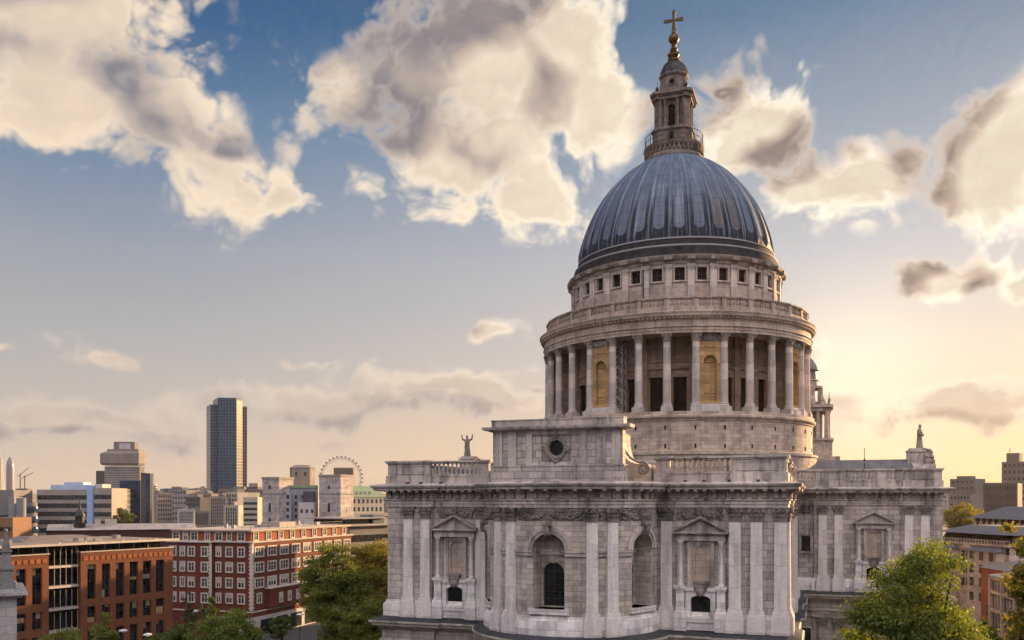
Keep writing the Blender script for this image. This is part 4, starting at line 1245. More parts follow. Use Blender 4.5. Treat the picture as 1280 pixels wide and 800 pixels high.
sn_ = n_.noise(n_.vec('MULTIPLY', pos_, (1.2,1.2,.25)), 1., 5., .65)
n_.put(p_.inputs['Base Color'], n_.mix(ringf, n_.ramp(sn_, [(.3,(.012,.011,.012,1)),(.7,(.045,.040,.042,1))]), (.30,.30,.31,1)))
p_.inputs['Roughness'].default_value = .7; p_.inputs['Specular IOR Level'].default_value = .08
obj('dome_skirt', m, skirt_m, cath, smooth=30)
# the lead dome
def dome_mesh():
    prof = [(15.0,37.55),(14.98,38.4),(14.75,39.6),(14.4,40.9),(14.0,42.1),(13.45,43.6),(12.7,45.2),(11.75,46.8),(10.6,48.4),(9.3,49.9),(7.9,51.3),(6.3,52.5),(4.9,53.3),(4.3,53.6)]
    # smooth resample
    P = [Vector((r, h)) for r, h in prof]
    fine = []
    for i in range(len(P)-1):
        p0, p1, p2, p3 = P[max(i-1,0)], P[i], P[i+1], P[min(i+2,len(P)-1)]
        for t in (0, .2, .4, .6, .8):
            fine.append(.5*((2*p1) + (p2-p0)*t + (2*p0-5*p1+4*p2-p3)*t*t + (3*p1-p0-3*p2+p3)*t**3))
    fine.append(P[-1])
    n = 32*14
    m = MB(); vs = []
    L = [0.]
    for i in range(1, len(fine)): L.append(L[-1] + (fine[i]-fine[i-1]).length)
    for i, q in enumerate(fine):
        v = L[i]/L[-1]
        amp = .20*min(1., (1-v)*3.)*min(1., v*14 + .2)
        for j in range(n):
            fu = abs((j/14.) % 1. - .5)          # 0 mid-bay, .5 on a rib
            rr = q.x + amp*(math.exp(-((.5-fu)/.045)**2)*1.1 - .25*(1 - (fu/.5)**2))
            a = A0 + 2*PI*(j/n) + BAY/2
            vs.append((rr*math.cos(a), rr*math.sin(a), Hc(q.y)))
    fs = []; uv = []
    for i in range(len(fine)-1):
        for j in range(n):
            j2 = (j+1) % n
            fs.append((i*n+j, i*n+j2, (i+1)*n+j2, (i+1)*n+j))
            u0, u1 = j/14., (j+1)/14.
            v0, v1 = L[i]/L[-1], L[i+1]/L[-1]
            uv.append(((u0,v0),(u1,v0),(u1,v1),(u0,v1)))
    return m.add(vs, fs, uv)
obj('dome', dome_mesh(), DOMELEAD, cath, smooth=50)

# ---- lantern, ball and cross
m = MB()
m.lathe([(4.2,Hc(53.2)),(4.62,Hc(53.5)),(4.62,Hc(53.9)),(4.35,Hc(54.2)),(4.3,Hc(54.9)),(4.55,Hc(55.1)),(4.75,Hc(55.45)),(4.75,Hc(55.65)),(3.2,Hc(55.7))], 48, cap=False)
for k in range(40):
    M = Matrix.Rotation(2*PI*k/40, 4, 'Z') @ Matrix.Translation((0, -4.3, 0))
    m.box(-.13, .13, -.32, .1, Hc(54.35), Hc(55.15), M)
lan = obj('lantern', m, LANT, cath)
m = MB()
for k in range(48):
    a = 2*PI*k/48
    m.tube([(4.5*math.cos(a),4.5*math.sin(a),Hc(55.65)),(4.5*math.cos(a),4.5*math.sin(a),Hc(57.5))], .03 if k % 6 else .07, 5)
for hh in (55.8, 56.6, 57.5): m.lathe([(4.47,Hc(hh)),(4.53,Hc(hh)),(4.53,Hc(hh+.07)),(4.47,Hc(hh+.07)),(4.47,Hc(hh))], 48, cap=False)
obj('gallery_railing', m, IRON, lan, smooth=None)
def octo(s, c):       # square of half side s with corners cut back by c
    return [(s,-s+c),(s,s-c),(s-c,s),(-s+c,s),(-s,s-c),(-s,-s+c),(-s+c,-s),(s-c,-s)]
m = MB()
m.prism(octo(3.0,.9), Hc(55.6), Hc(57.9)); m.prism(octo(3.2,.9), Hc(57.9), Hc(58.2)); m.prism(octo(3.05,.9), Hc(58.2), Hc(58.45))
m.prism(octo(1.95,.7), Hc(58.4), Hc(62.9))
for k in range(4):                                   # piers at the corners
    M = Matrix.Rotation(PI/4 + k*PI/2, 4, 'Z')
    m.box(-.62, .62, -3.3, -1.6, Hc(58.4), Hc(62.9), M)
m.prism(octo(2.9,.85), Hc(62.85), Hc(63.3)); m.prism(octo(3.1,.85), Hc(63.3), Hc(63.55)); m.prism(octo(3.35,.85), Hc(63.55), Hc(64.0))
for k in range(4):
    M = Matrix.Rotation(PI/4 + k*PI/2, 4, 'Z')
    m.box(-.75, .75, -3.75, -2.5, Hc(62.9), Hc(64.02), M)
m.lathe([(2.5,Hc(64.0)),(2.5,Hc(64.5)),(2.2,Hc(64.6)),(2.15,Hc(66.8)),(2.35,Hc(66.95)),(2.45,Hc(67.2)),(2.3,Hc(67.4))], 8, a0=PI/8, a1=2*PI+PI/8, cap=False)
obj('lantern_stage', m, LANT, lan, smooth=20)
lcm = MB()
lcm.lathe([(.34,0),(.34,.16),(.26,.26),(.235,.4),(.21,3.75),(.26,3.85),(.34,4.25),(.36,4.45)], 12)
LCM = lcm.mesh('column', LANT, 35)
for k in range(4):
    for s in (-1, 1):
        for x, y in ((.98, 2.45), (1.75, 2.4)):
            M = Matrix.Rotation(k*PI/2, 4, 'Z') @ Vector((s*x, -y, Hc(58.45)))
            link('column', LCM, lan, M)
om = MB(); arch_panel(om, -.8, .8, 0, 4.4, 0, .56, .2, 3.2, .35, lambda u, z, d: (u, d-.3, z)); OM = om.mesh('arch_frame', LANT, None)
dk = MB(); dk.box(-.6, .6, .0, .04, .1, 3.9); DK = dk.mesh('dark_opening', DARKIN, None)
bd = MB(); bd.box(-.42, .42, -.03, .03, 0, 1.7); BD = bd.mesh('door', DARKIN, None)
oc_ = MB(); oc_.lathe([(.01,0),(.42,0)], 14, M=Matrix.Rotation(R(90), 4, 'X')); OCM = oc_.mesh('round_opening', DARKIN, None)
orr = MB(); orr.lathe([(.42,-.05),(.42,.12),(.58,.12),(.58,-.05)], 16, M=Matrix.Rotation(R(90), 4, 'X')); ORM = orr.mesh('round_frame', LANT, 40)
for k in range(4):
    Rk = Matrix.Rotation(k*PI/2, 4, 'Z')
    o = link('arch_frame', OM, lan, Rk @ Vector((0, -2.0, Hc(58.45))), k*PI/2)
    link('dark_opening', DK, o)
    link('door', BD, lan, Rk @ Vector((0, -3.03, Hc(55.8))), k*PI/2)
    o = link('round_frame', ORM, lan, Rk @ Vector((0, -2.03, Hc(65.75))), k*PI/2)
    link('round_opening', OCM, o, (0, -.03, 0))
fm = MB(); fm.lathe([(.2,0),(.2,.25),(.1,.35),(.28,.6),(.26,.85),(.1,1.0),(.12,1.1),(.05,1.3),(.03,1.9),(.0,2.0)], 10); FM = fm.mesh('urn_finial', DARKMET, 40)
for k in range(4):
    a = PI/4 + k*PI/2
    link('urn_finial', FM, lan, (3.2*math.cos(a), 3.2*math.sin(a), Hc(64.0)))
m = MB()
nn = 64; vs = []; prof = [(2.15,67.35),(2.12,67.9),(1.95,68.5),(1.6,69.1),(1.1,69.55),(.75,69.75),(.6,70.0)]
for r, h in prof:
    for j in range(nn):
        rr = r*(1 + .05*math.cos(8*2*PI*j/nn*1.0*1)**9) if r > .7 else r
        vs.append((rr*math.cos(2*PI*j/nn), rr*math.sin(2*PI*j/nn), Hc(h)))
m.add(vs, [(i*nn+j, i*nn+(j+1) % nn, (i+1)*nn+(j+1) % nn, (i+1)*nn+j) for i in range(len(prof)-1) for j in range(nn)])
obj('lantern_cupola', m, DARKMET, lan, smooth=50)
m = MB()
m.lathe([(.95,Hc(69.8)),(.95,Hc(70.05)),(.6,Hc(70.2)),(.75,Hc(70.5)),(.85,Hc(70.75)),(.6,Hc(71.0)),(.4,Hc(71.15)),(.55,Hc(71.4)),(.62,Hc(71.7)),(.42,Hc(72.0)),(.3,Hc(72.15)),(.42,Hc(72.35)),(.3,Hc(72.6)),(.25,Hc(72.7))], 20)
for k in range(4):
    a = PI/4 + k*PI/2
    m.tube([(.95*math.cos(a),.95*math.sin(a),Hc(70.1)),(1.1*math.cos(a),1.1*math.sin(a),Hc(70.6)),(.7*math.cos(a),.7*math.sin(a),Hc(71.2)),(.5*math.cos(a),.5*math.sin(a),Hc(71.9))], [.14,.16,.1,.06], 6)
obj('finial_stem', m, GILT, lan, smooth=45)
m = MB(); m.ball((0,0,Hc(73.4)), .84, 20, 12); m.lathe([(.3,Hc(74.1)),(.4,Hc(74.25)),(.2,Hc(74.5)),(.16,Hc(74.8))], 12)
ball = obj('golden_ball', m, GILT, lan, smooth=60)
m = MB()
def bar(p, q, w0, w1, t):
    p, q = Vector(p), Vector(q); d = (q-p).normalized(); u = Vector((0,1,0)); w = d.cross(u)
    vs = []
    for c, ww in ((p, w0), (q, w1)):
        for a, b in ((-1,-1),(1,-1),(1,1),(-1,1)): vs.append(c + w*a*ww + u*b*t)
    m.add(vs, [(0,1,2,3),(7,6,5,4),(0,4,5,1),(1,5,6,2),(2,6,7,3),(3,7,4,0)])
cz = Hc(76.35)
bar((0,0,Hc(74.6)), (0,0,cz), .34, .17, .13); bar((0,0,cz), (0,0,Hc(77.75)), .17, .26, .12)
for s in (-1, 1):
    bar((0,0,cz), (s*1.35,0,cz), .17, .27, .12)
    for dz in (-.22, 0, .22): m.ball((s*(1.42 + (.10 if dz == 0 else 0)), 0, cz+dz), .13, 8, 5)
for dx in (-.22, 0, .22): m.ball((dx, 0, Hc(77.8) + (.1 if dx == 0 else 0)), .13, 8, 5)
m.ball((0,0,cz), (.3,.2,.3), 10, 6)
obj('cross', m, CROSSMET, lan, smooth=40)

# ---- the north-west tower behind the dome
TWX, TWY = 19.0, 95.
TOWST = stone('tower_stone', (.44,.37,.31), .5, (1.1,.5,.012), .6)
m = MB()
m.box(TWX-7, TWX+7, TWY-7, TWY+7, 0, Hc(9.2)); m.box(TWX-7.6, TWX+7.6, TWY-7.6, TWY+7.6, Hc(9.2), Hc(10.4))
m.prism([(TWX+x, TWY+y) for x, y in octo(5.9,2.)], Hc(10.4), Hc(14.4)); m.prism([(TWX+x, TWY+y) for x, y in octo(6.2,2.)], Hc(14.4), Hc(15.0))
m.prism([(TWX+x, TWY+y) for x, y in octo(3.6,1.2)], Hc(15.0), Hc(22.0)); m.prism([(TWX+x, TWY+y) for x, y in octo(5.6,2.)], Hc(21.6), Hc(22.5)); m.prism([(TWX+x, TWY+y) for x, y in octo(6.1,2.)], Hc(22.5), Hc(23.2))
for k in range(8):
    a = PI/8 + k*PI/4
    x, y = TWX + 3.4*math.cos(a), TWY + 3.4*math.sin(a)
    m.box(x-.6, x+.6, y-.6, y+.6, Hc(23.2), Hc(27.6)); m.frustum(TWX+4.6*math.cos(a)-.5, TWX+4.6*math.cos(a)+.5, TWY+4.6*math.sin(a)-.5, TWY+4.6*math.sin(a)+.5, Hc(23.2), x-.4, x+.4, y-.4, y+.4, Hc(26.2))
m.lathe([(3.0,Hc(23.2)),(3.0,Hc(24.2)),(2.7,Hc(24.3))], 16, c=(TWX,TWY,0)); m.lathe([(3.2,Hc(27.3)),(3.9,Hc(27.6)),(3.9,Hc(28.1)),(2.6,Hc(28.2)),(2.5,Hc(29.4)),(2.9,Hc(29.6)),(2.7,Hc(29.9))], 16, c=(TWX,TWY,0))
tw = obj('tower', m, TOWST, cath, smooth=25)
FMS = fm.mesh('urn_finial', TOWST, 40)
tcm = MB(); tcm.lathe([(.62,0),(.62,.3),(.5,.5),(.42,6.0),(.6,6.7)], 12); TCM = tcm.mesh('column', TOWST, 35)
for s1 in (-1, 1):
    for s2 in (-1, 1):
        for x, y in ((5.0, 2.6), (2.6, 5.0), (4.6, 4.6), (5.0, 1.0), (1.0, 5.0)):
            link('column', TCM, tw, (TWX + s1*x, TWY + s2*y, Hc(15.0)))
for s1 in (-1, 1):
    for s2 in (-1, 1):
        for x, y in ((5.2, 3.4), (3.4, 5.2)):
            link('urn_finial', FMS, tw, (TWX+s1*x, TWY+s2*y, Hc(23.2)), 0, (1.3,1.3,1.7))
m = MB(); m.lathe([(2.7,Hc(29.8)),(2.4,Hc(30.0)),(2.3,Hc(32.0)),(2.9,Hc(32.2)),(2.8,Hc(32.6)),(2.5,Hc(33.4)),(1.7,Hc(34.6)),(1.0,Hc(35.4)),(.6,Hc(36.4)),(.25,Hc(37.2)),(.42,Hc(37.7)),(0,Hc(38.3))], 20, c=(TWX,TWY,0))
obj('tower_cupola', m, LEAD, tw, smooth=50)

# ================================================================== THE CITY
asph = plain('ground_asphalt', (.055,.053,.050), .9, var=.3, scale=.05)
g = MB()
ringr = [0, 60, 150, 300, 600, 1200, 2000, 3400]
g.lathe([(max(r, .01), 0) for r in ringr][::-1], 64, cap=False)
structure('ground', g, asph, None, (0, -60, 0))
CAMW = lambda xc, zc: Vector((CAM.x + xc*math.cos(YAW) - zc*math.sin(YAW), CAM.y + xc*math.sin(YAW) + zc*math.cos(YAW), 0))
def sheet(name, pts, z, mat, thick=None):
    m = MB()
    if thick: m.prism([(p.x, p.y) for p in pts], z - thick, z)
    else: m.add([(p.x, p.y, z) for p in pts], [tuple(range(len(pts)))])
    return structure(name, m, mat, None)
PAVE = brickwork('paving_stone', (.24,.225,.205), (.30,.28,.26), (.14,.13,.12), 1.2, .8, .02)
sheet('pavement', [CAMW(-75,150), CAMW(8,150), CAMW(8,236), CAMW(-22,236), CAMW(-43,186), CAMW(-60,196), CAMW(-75,175)], .14, PAVE, .2)
sheet('road', [CAMW(-60,200), CAMW(-44,190), CAMW(-28,233), CAMW(-44,240)], .004, plain('road_asphalt', (.045,.045,.046), .9, var=.2))
sheet('lawn', [CAMW(-40,150), CAMW(2,150), CAMW(2,180), CAMW(-30,180)], .16, plain('lawn_grass', (.035,.06,.015), .95, var=.4, scale=.5))
sheet('pavement', [CAMW(18,60), CAMW(75,60), CAMW(110,250), CAMW(60,250)], .12, PAVE, .2)

class Bld:
    """building whose front runs from plan point a to b (left to right as seen); local x along it, y inwards, z up"""
    def __init__(self, name, label, a, b, cat='building', group=None):
        a, b = Vector(a[:2]), Vector(b[:2]); d = b - a
        self.W = d.length
        self.o = thing(name, label, cat, (a.x, a.y, 0), math.atan2(d.y, d.x), group)
        self.a, self.d = a, d/self.W; self.D = 16.
    def xat(self, px):
        """local x of the front line under a photo column"""
        k = (px - CXP)/FPX
        r = Vector((math.cos(YAW)*k - math.sin(YAW), math.sin(YAW)*k + math.cos(YAW)))
        c = Vector((CAM.x, CAM.y)); n = Vector((-self.d.y, self.d.x))
        t = n.dot(self.a - c)/n.dot(r)
        return (c + r*t - self.a).dot(self.d)
    def box(self, name, x0, x1, y0, y1, z0, z1, mat, parent=None):
        m = MB(); m.box(x0, x1, y0, y1, z0, z1)
        return obj(name, m, mat, parent or self.o, smooth=None)
    def put(self, name, mesh, x, y, z, rz=0., parent=None, scale=None):
        return link(name, mesh, parent or self.o, (x, y, z), rz, scale)

def front(px0, px1, Z, skew=0.):
    """front line between two photo columns at depth Z; skew turns it (positive: right end further)"""
    return at(px0, Z*(1 - skew)), at(px1, Z*(1 + skew))

_wm = {}
def win_mesh(w, h, mat, name='window', proud=.06):
    k = (round(w,2), round(h,2), mat.name)
    if k not in _wm:
        m = MB(); m.box(-w/2, w/2, -proud, .04, 0, h); _wm[k] = m.mesh(name, mat, None)
    return _wm[k]
FARGL = glass('far_window_glass', (.035,.038,.045), .25)
FARGL2 = glass('grey_blue_glass', (.055,.07,.09), .2)
BLUEGL = glass('blue_glass', (.02,.04,.075), .15)

# ---- orange brick office block, left
ORB = brickwork('orange_brick', (.135,.048,.022), (.17,.060,.028), (.115,.058,.034), .5, .16, .015, var=.10)
STEEL = plain('pale_metal_trim', (.42,.38,.34), .5, .3, .1)
ROOFMET = lead_flat('roof_sheet', (.19,.165,.145), 1.2)
a = CAMW(-96.0, 141.1); b = CAMW(-64.3, 192.0)
ob = Bld('office_block', 'orange brick office block with tall dark windows and a flat overhanging roof', a, b)
W = ob.W
xs_gap = (ob.xat(61), ob.xat(101))
zt = 23.3
def brick_piers(x0, x1, wins):
    """brick front with tall window openings"""
    m = MB(); fm = lambda u, z, d: (u, d, z)
    xs = sorted(wins); edges = [x0] + [(xs[i][1] + xs[i+1][0])/2 for i in range(len(xs)-1)] + [x1]
    for (wa, wb), e0, e1 in zip(xs, edges[:-1], edges[1:]):
        c, hw2 = (wa+wb)/2, (wb-wa)/2
        for z0, z1, zb, zh in ((13.4, zt, 14.2, 20.9), (9.0, 13.4, 9.6, 12.8), (.0, 9.0, .6, 8.2)):
            arch_panel(m, e0, e1, z0, z1, c, hw2, zb, zh, .7, fm, rise=0, sub=50)
    m.box(x0, x1, .72, 1.0, 0, zt)
    for e in (x0, x1): m.add([(e,0,0),(e,1,0),(e,1,zt),(e,0,zt)], [(0,1,2,3)])
    return m
wr = [(ob.xat(p-5.2), ob.xat(p+5.2)) for p in (114.5, 132.7, 150.2, 167.3, 184, 200.2)]
wl = [(ob.xat(p-6.2), ob.xat(p+6.2)) for p in (-32, -13, 6, 26.3, 46.5)]
obj('brick_front', brick_piers(xs_gap[1], W, wr), ORB, ob.o, smooth=None)
obj('brick_front', brick_piers(ob.xat(-45), xs_gap[0], wl), ORB, ob.o, smooth=None)
brnd = random.Random(9)
OBL = plain('half_drawn_blind', (.22,.19,.15), .8); OBL2 = plain('warm_brown_blind', (.30,.20,.10), .8)  # both are plain blind colours, the second a warmer brown
for (wa, wb) in wr + wl:
    for zb, zh in ((14.2, 20.9), (9.6, 12.8), (.6, 8.2)):
        o = ob.box('window', wa-.02, wb+.02, .55, .68, zb-.02, zh+.02, DARKGL)
        if brnd.random() < .6:
            h_ = brnd.uniform(.5, 1.6); z_ = brnd.choice([zh - h_, zb + (zh-zb)*.45, zb])
            bw = brnd.choice([(wa, wb), (wa, (wa+wb)/2), ((wa+wb)/2, wb)])
            bo = MB(); bo.box(bw[0]+.03, bw[1]-.03, .50, .54, z_+.03, z_ + h_ - .03); obj('blind', bo, brnd.choice([OBL, OBL2]), o, smooth=None)
        m = MB(); c = (wa+wb)/2
        m.box(c-.04, c+.04, .48, .56, zb, zh)
        k = max(1, int((zh-zb)/1.7))
        for q in range(1, k+1): m.box(wa, wb, .48, .56, zb + (zh-zb)*q/(k+1) - .03, zb + (zh-zb)*q/(k+1) + .03)
        obj('glazing_bar', m, IRON, o, smooth=None)
for e0, e1 in ((xs_gap[1], W), (ob.xat(-45), xs_gap[0])):
    ob.box('coping', e0-.1, e1+.15, -.15, 1.2, zt, zt+.18, STEEL)
    m = MB(); x = e0 + .6
    while x < e1 - .8:
        m.box(x, x+.9, -.09, 0, 21.7, 22.5); x += 1.25
    obj('brick_panel', m, brickwork('orange_brick_relief', (.27,.08,.03), (.33,.10,.04), (.2,.09,.05)), ob.o, smooth=None)
# recessed glazed bay
ob.box('glazed_bay', xs_gap[0], xs_gap[1], 2.2, 2.5, 0, 22.3, DARKGL)
for z in (4.2, 8.4, 12.6, 16.8, 20.6):
    o = ob.box('balcony_slab', xs_gap[0]+.1, xs_gap[1]-.1, .5, 2.3, z, z+.45, STEEL)
    m = MB()
    for k in range(6):
        x = xs_gap[0] + .3 + (xs_gap[1]-xs_gap[0]-.6)*k/5
        m.box(x-.035, x+.035, .55, .62, z+.45, z+3.8)
    obj('mullion', m, STEEL, o, smooth=None)
ob.box('side_wall', W-.5, W, 1, 22, 0, zt, ORB)
ob.box('core', ob.xat(-45), W-.5, 2.4, 22, 0, 22.4, DARKIN)
# glazed top storey under the flying roof
tg = ob.box('top_storey', ob.xat(-45)+1, W-1.2, 2.4, 20, zt-.5, 24.95, DARKGL)
m = MB()
for p in range(-40, 216, 18):
    x = ob.xat(p)
    if x < W - 1.3: m.box(x-.07, x+.07, 2.2, 2.42, zt-.4, 24.9)
obj('mullion', m, STEEL, tg, smooth=None)
m = MB()
m.box(ob.xat(-45), W+.8, -.9, 24, 24.95, 25.22)
obj('roof', m, ROOFMET, ob.o, smooth=None)
ob.box('roof_fascia', ob.xat(-45), W+.85, -1.02, -.88, 24.85, 25.28, STEEL)
m = MB()
m.frustum(ob.xat(60), W-9, 8, 20, 25.22, ob.xat(60)+4, W-13, 12, 16, 26.2)
obj('roof_lantern', m, ROOFMET, ob.o, smooth=None)
for x in (W-26, W-20.5, W-17, W-12, W-8, W-4):
    ob.box('roof_light', x, x+.35, .5, .9, 25.22, 25.5, STEEL)

# ---- red brick hotel with white dressed windows
HB = brickwork('red_brick', (.11,.029,.020), (.145,.038,.025), (.10,.048,.034), .5, .16, .012, var=.12)
WHITE = stone('white_window_dressing', (.52,.47,.42), .25, None, .5, var=.06)
HBO = brickwork('attic_brick', (.22,.058,.026), (.265,.074,.032), (.17,.08,.05), .5, .16, .012)
C = CAMW(-47.0*1.15, 190.0*1.15)
dirx = Vector((.346, .938)); 
e = CAMW((-47.0 + .346*44)*1.15, (190 + .938*44)*1.15)
ht = Bld('brick_building', 'red brick corner building with white framed windows and white corner quoins', C, e)
ht.o.scale = (1.15, 1.15, 1.15); ht.o.location.z = -5.0; ht.W /= 1.15
W = ht.W; D = 21.
ht.box('wall', 0, W, 0, D, 0, 24.3, HB)
ht.box('wall', -.9, 0, 9.5, D, 0, 24.3, HB)               # the wing that stands forward on the left
ht.box('attic_storey', .9, W-.4, .9, D-.5, 24.55, 26.6, HBO)
m = MB(); m.box(.3, W+.2, .3, D, 26.6, 26.8); m.box(.1, W+.4, .1, D, 26.8, 27.05)
obj('roof', m, plain('tan_roof', (.40,.33,.27), .8), ht.o, smooth=None)
m = MB(); m.box(-.35, W+.3, -.35, D, 24.3, 24.45); m.box(-.5, W+.45, -.5, D, 24.45, 24.6); m.box(-1.3, -.1, 9.2, D+.1, 24.3, 24.55)
obj('cornice', m, WHITE, ht.o, smooth=None)
ht.box('roof_hut', 20, 27, 6, 11, 27.05, 28.2, plain('grey_hut', (.25,.22,.2)))
m = MB()
for k in range(36):
    w = .75 if k % 2 else .5
    m.box(-.06, w, -.06, 0.0, 10.0 + k*.40, 10.0 + k*.40 + .38); m.box(-.06, 0, 0.0, w, 10.0 + k*.40, 10.0 + k*.40 + .38)
    m.box(-.96, -.9, 9.44, 9.5 + w, 10.0 + k*.40, 10.0 + k*.40 + .38)
obj('quoins', m, WHITE, ht.o, smooth=None)
for z in (9.6,):
    m = MB(); m.box(-.2, W+.1, -.2, 0, z, z+.25); m.box(-.2, 0, 0, 9.5, z, z+.25); m.box(-1.1, -.9, 9.3, D+.1, z, z+.25)
    obj('string_course', m, WHITE, ht.o, smooth=None)
def hotel_window(w, h, lights):
    t = .26
    m = MB()
    m.box(-w/2-t, -w/2, -.20, 0, -t, h+t); m.box(w/2, w/2+t, -.20, 0, -t, h+t); m.box(-w/2, w/2, -.20, 0, h, h+t); m.box(-w/2-.1, w/2+.1, -.26, 0, -t, 0)
    p = MB(); p.box(-w/2, w/2, -.05, -.02, 0, h)
    q = MB()
    for k in range(1, lights): q.box(-w/2 + w*k/lights - .07, -w/2 + w*k/lights + .07, -.13, -.05, 0, h)
    q.box(-w/2, w/2, -.11, -.05, h*.58, h*.58+.08)
    return m.mesh('window', WHITE, None), p.mesh('pane', FARGL, None), q.mesh('glazing_bar', WHITE, None)
HW3 = hotel_window(3.0, 1.75, 3); HW2 = hotel_window(1.35, 1.75, 2); HW1 = hotel_window(.9, 1.75, 2); HWA = hotel_window(1.5, 1.45, 2)
BLIND = plain('drawn_blind', (.36,.33,.28), .8)
def blind_mesh(w, h):
    m = MB(); m.box(-w/2, w/2, -.08, -.05, 0, h); return m.mesh('blind', BLIND, None)
BLINDS = {3: [blind_mesh(3.0, q) for q in (.5, .9)], 2: [blind_mesh(1.35, q) for q in (.5, .8, 1.3)], 1: [blind_mesh(.9, q) for q in (.5, 1.0)]}
hrnd = random.Random(5)
def hput(kind, x, y, z, rz=0.):
    o = link('window', kind[0], ht.o, (x, y, z), rz); link('pane', kind[1], o); link('glazing_bar', kind[2], o)
    k = 3 if kind is HW3 else 2 if kind is HW2 else 1 if kind is HW1 else 0
    if k and hrnd.random() < .42:
        me = hrnd.choice(BLINDS[k]); h_ = max(v.co.z for v in me.vertices)
        link('blind', me, o, (0, 0, 1.75 - h_))
for i in range(9):
    x = 2.6 + i*4.85
    for z in (21.5, 18.2, 14.9): hput(HW3, x, 0, z)
    if i in (0, 1, 7, 8): hput(HW2, x, 0, 11.6)
    hput(HWA, x, .9, 24.9)
m = MB(); m.box(5, W-9, -1.2, 0, 13.6, 14.3); m.box(5.2, W-9.2, -1.0, 0, 10.2, 13.6)
obj('bay_projection', m, HB, ht.o, smooth=None)
ht.box('bay_roof', 4.8, W-8.8, -1.4, 0, 14.3, 14.55, WHITE)
for x in (9.5, 13, 16.5, 20): hput(HW1, x, -1.0, 11.2)
for i, (y, kd) in enumerate(((2.6, HW2), (5.6, HW2), (8.3, HW1), (11.2, HW2), (14.6, HW2), (16.9, HW1), (19.4, HW2))):
    x = 0 if y < 9.5 else -.9
    for z in (21.5, 18.2, 14.9, 11.6): hput(kd, x, y, z, R(-90))
    hput(HW1 if i % 2 else HWA, .9, y + .6, 24.8, R(-90))
m = MB(); m.box(.7, .9, .7, D, 24.55, 26.6)
ht.box('stone_base', -.15, W+.05, -.15, D, 0, 8.6, plain('ground_floor_stone', (.40,.36,.32), .8))
for i in range(7): ht.box('shop_window', 3 + i*6, 7.6 + i*6, -.2, -.14, 4.6, 7.8, DARKGL)

def W_(name, c): return plain(name, tuple(q*.78 for q in c), .85, var=.16, scale=.12)
rr = random.Random(12)
GREYMET = plain('grey_roof_plant', (.22,.21,.20), .6); 
for k in range(9):
    x, y = rr.uniform(4, W-4), rr.uniform(5, 17); w, d_, h = rr.uniform(.5, 1.8), rr.uniform(.5, 1.6), rr.uniform(.3, 1.1)
    ht.box('roof_vent', x, x+w, y, y+d_, 27.05, 27.05+h, GREYMET)
m = MB()
for k in range(12): x = 1 + k*3.6; m.box(x, x+.06, 1.0, 1.06, 27.05, 28.0)
m.box(1, 41, 1.0, 1.05, 27.95, 28.02); m.box(1, 41, 1.0, 1.05, 27.5, 27.55)
obj('roof_railing', m, IRON, ht.o, smooth=None)
for k in range(3):
    m = MB(); x = 8 + k*13; m.tube([(x, 8, 27), (x, 8, 30.2 - k*.5)], .05, 5); m.box(x-.5, x+.5, 7.97, 8.03, 29.2, 29.26); obj('aerial', m, IRON, ht.o, smooth=None)
for k in range(14):
    x, y = rr.uniform(ob.xat(20), ob.W-4), rr.uniform(4, 21); w, d_, h = rr.uniform(.6, 2.6), rr.uniform(.6, 2.), rr.uniform(.25, .8)
    ob.box('roof_vent', x, x+w, y, y+d_, 25.22, 25.22+h, GREYMET)
for k in range(5):
    y = 3 + k*4.; ob.box('roof_seam', ob.xat(-20), ob.W, y, y+.12, 25.22, 25.30, GREYMET)

# ---- lead roofed range with a little black spire behind the office block
lr = Bld('lead_roofed_range', 'low lead roofed range with a small black spire, behind the office block', at(58, 236), at(246, 250))
lr.box('wall', 0, lr.W, 0, 16, 0, 25.4, W_('maroon_brick', (.075,.028,.024)))
m = MB(); W2 = lr.W
m.add([(0,-.4,25.4),(W2,-.4,25.4),(W2,6,26.9),(0,6,26.9),(W2,17,25.4),(0,17,25.4)], [(0,1,2,3),(3,2,4,5),(0,3,5),(1,4,2)])
obj('roof', m, lead_flat('pale_lead_roof', (.36,.33,.31), 1.), lr.o, smooth=None)
xs_ = lr.xat(99)
m = MB(); m.lathe([(1.5,0),(1.5,1.2),(1.7,1.3),(1.3,1.5)], 8); m.lathe([(1.1,1.5),(1.1,3.0),(1.4,3.1),(1.35,3.5),(.9,4.3),(.35,5.0),(.2,5.8),(.08,7.6)], 8)
obj('spire', m, DARKMET, lr.o, (xs_, 3, 26.0), smooth=30)
for px, w in ((131, 3), (118, 1.5)):
    x = lr.xat(px); lr.box('chimney', x, x+w, 4, 5.4, 26, 28.2, plain('pale_chimney', (.42,.36,.28)))

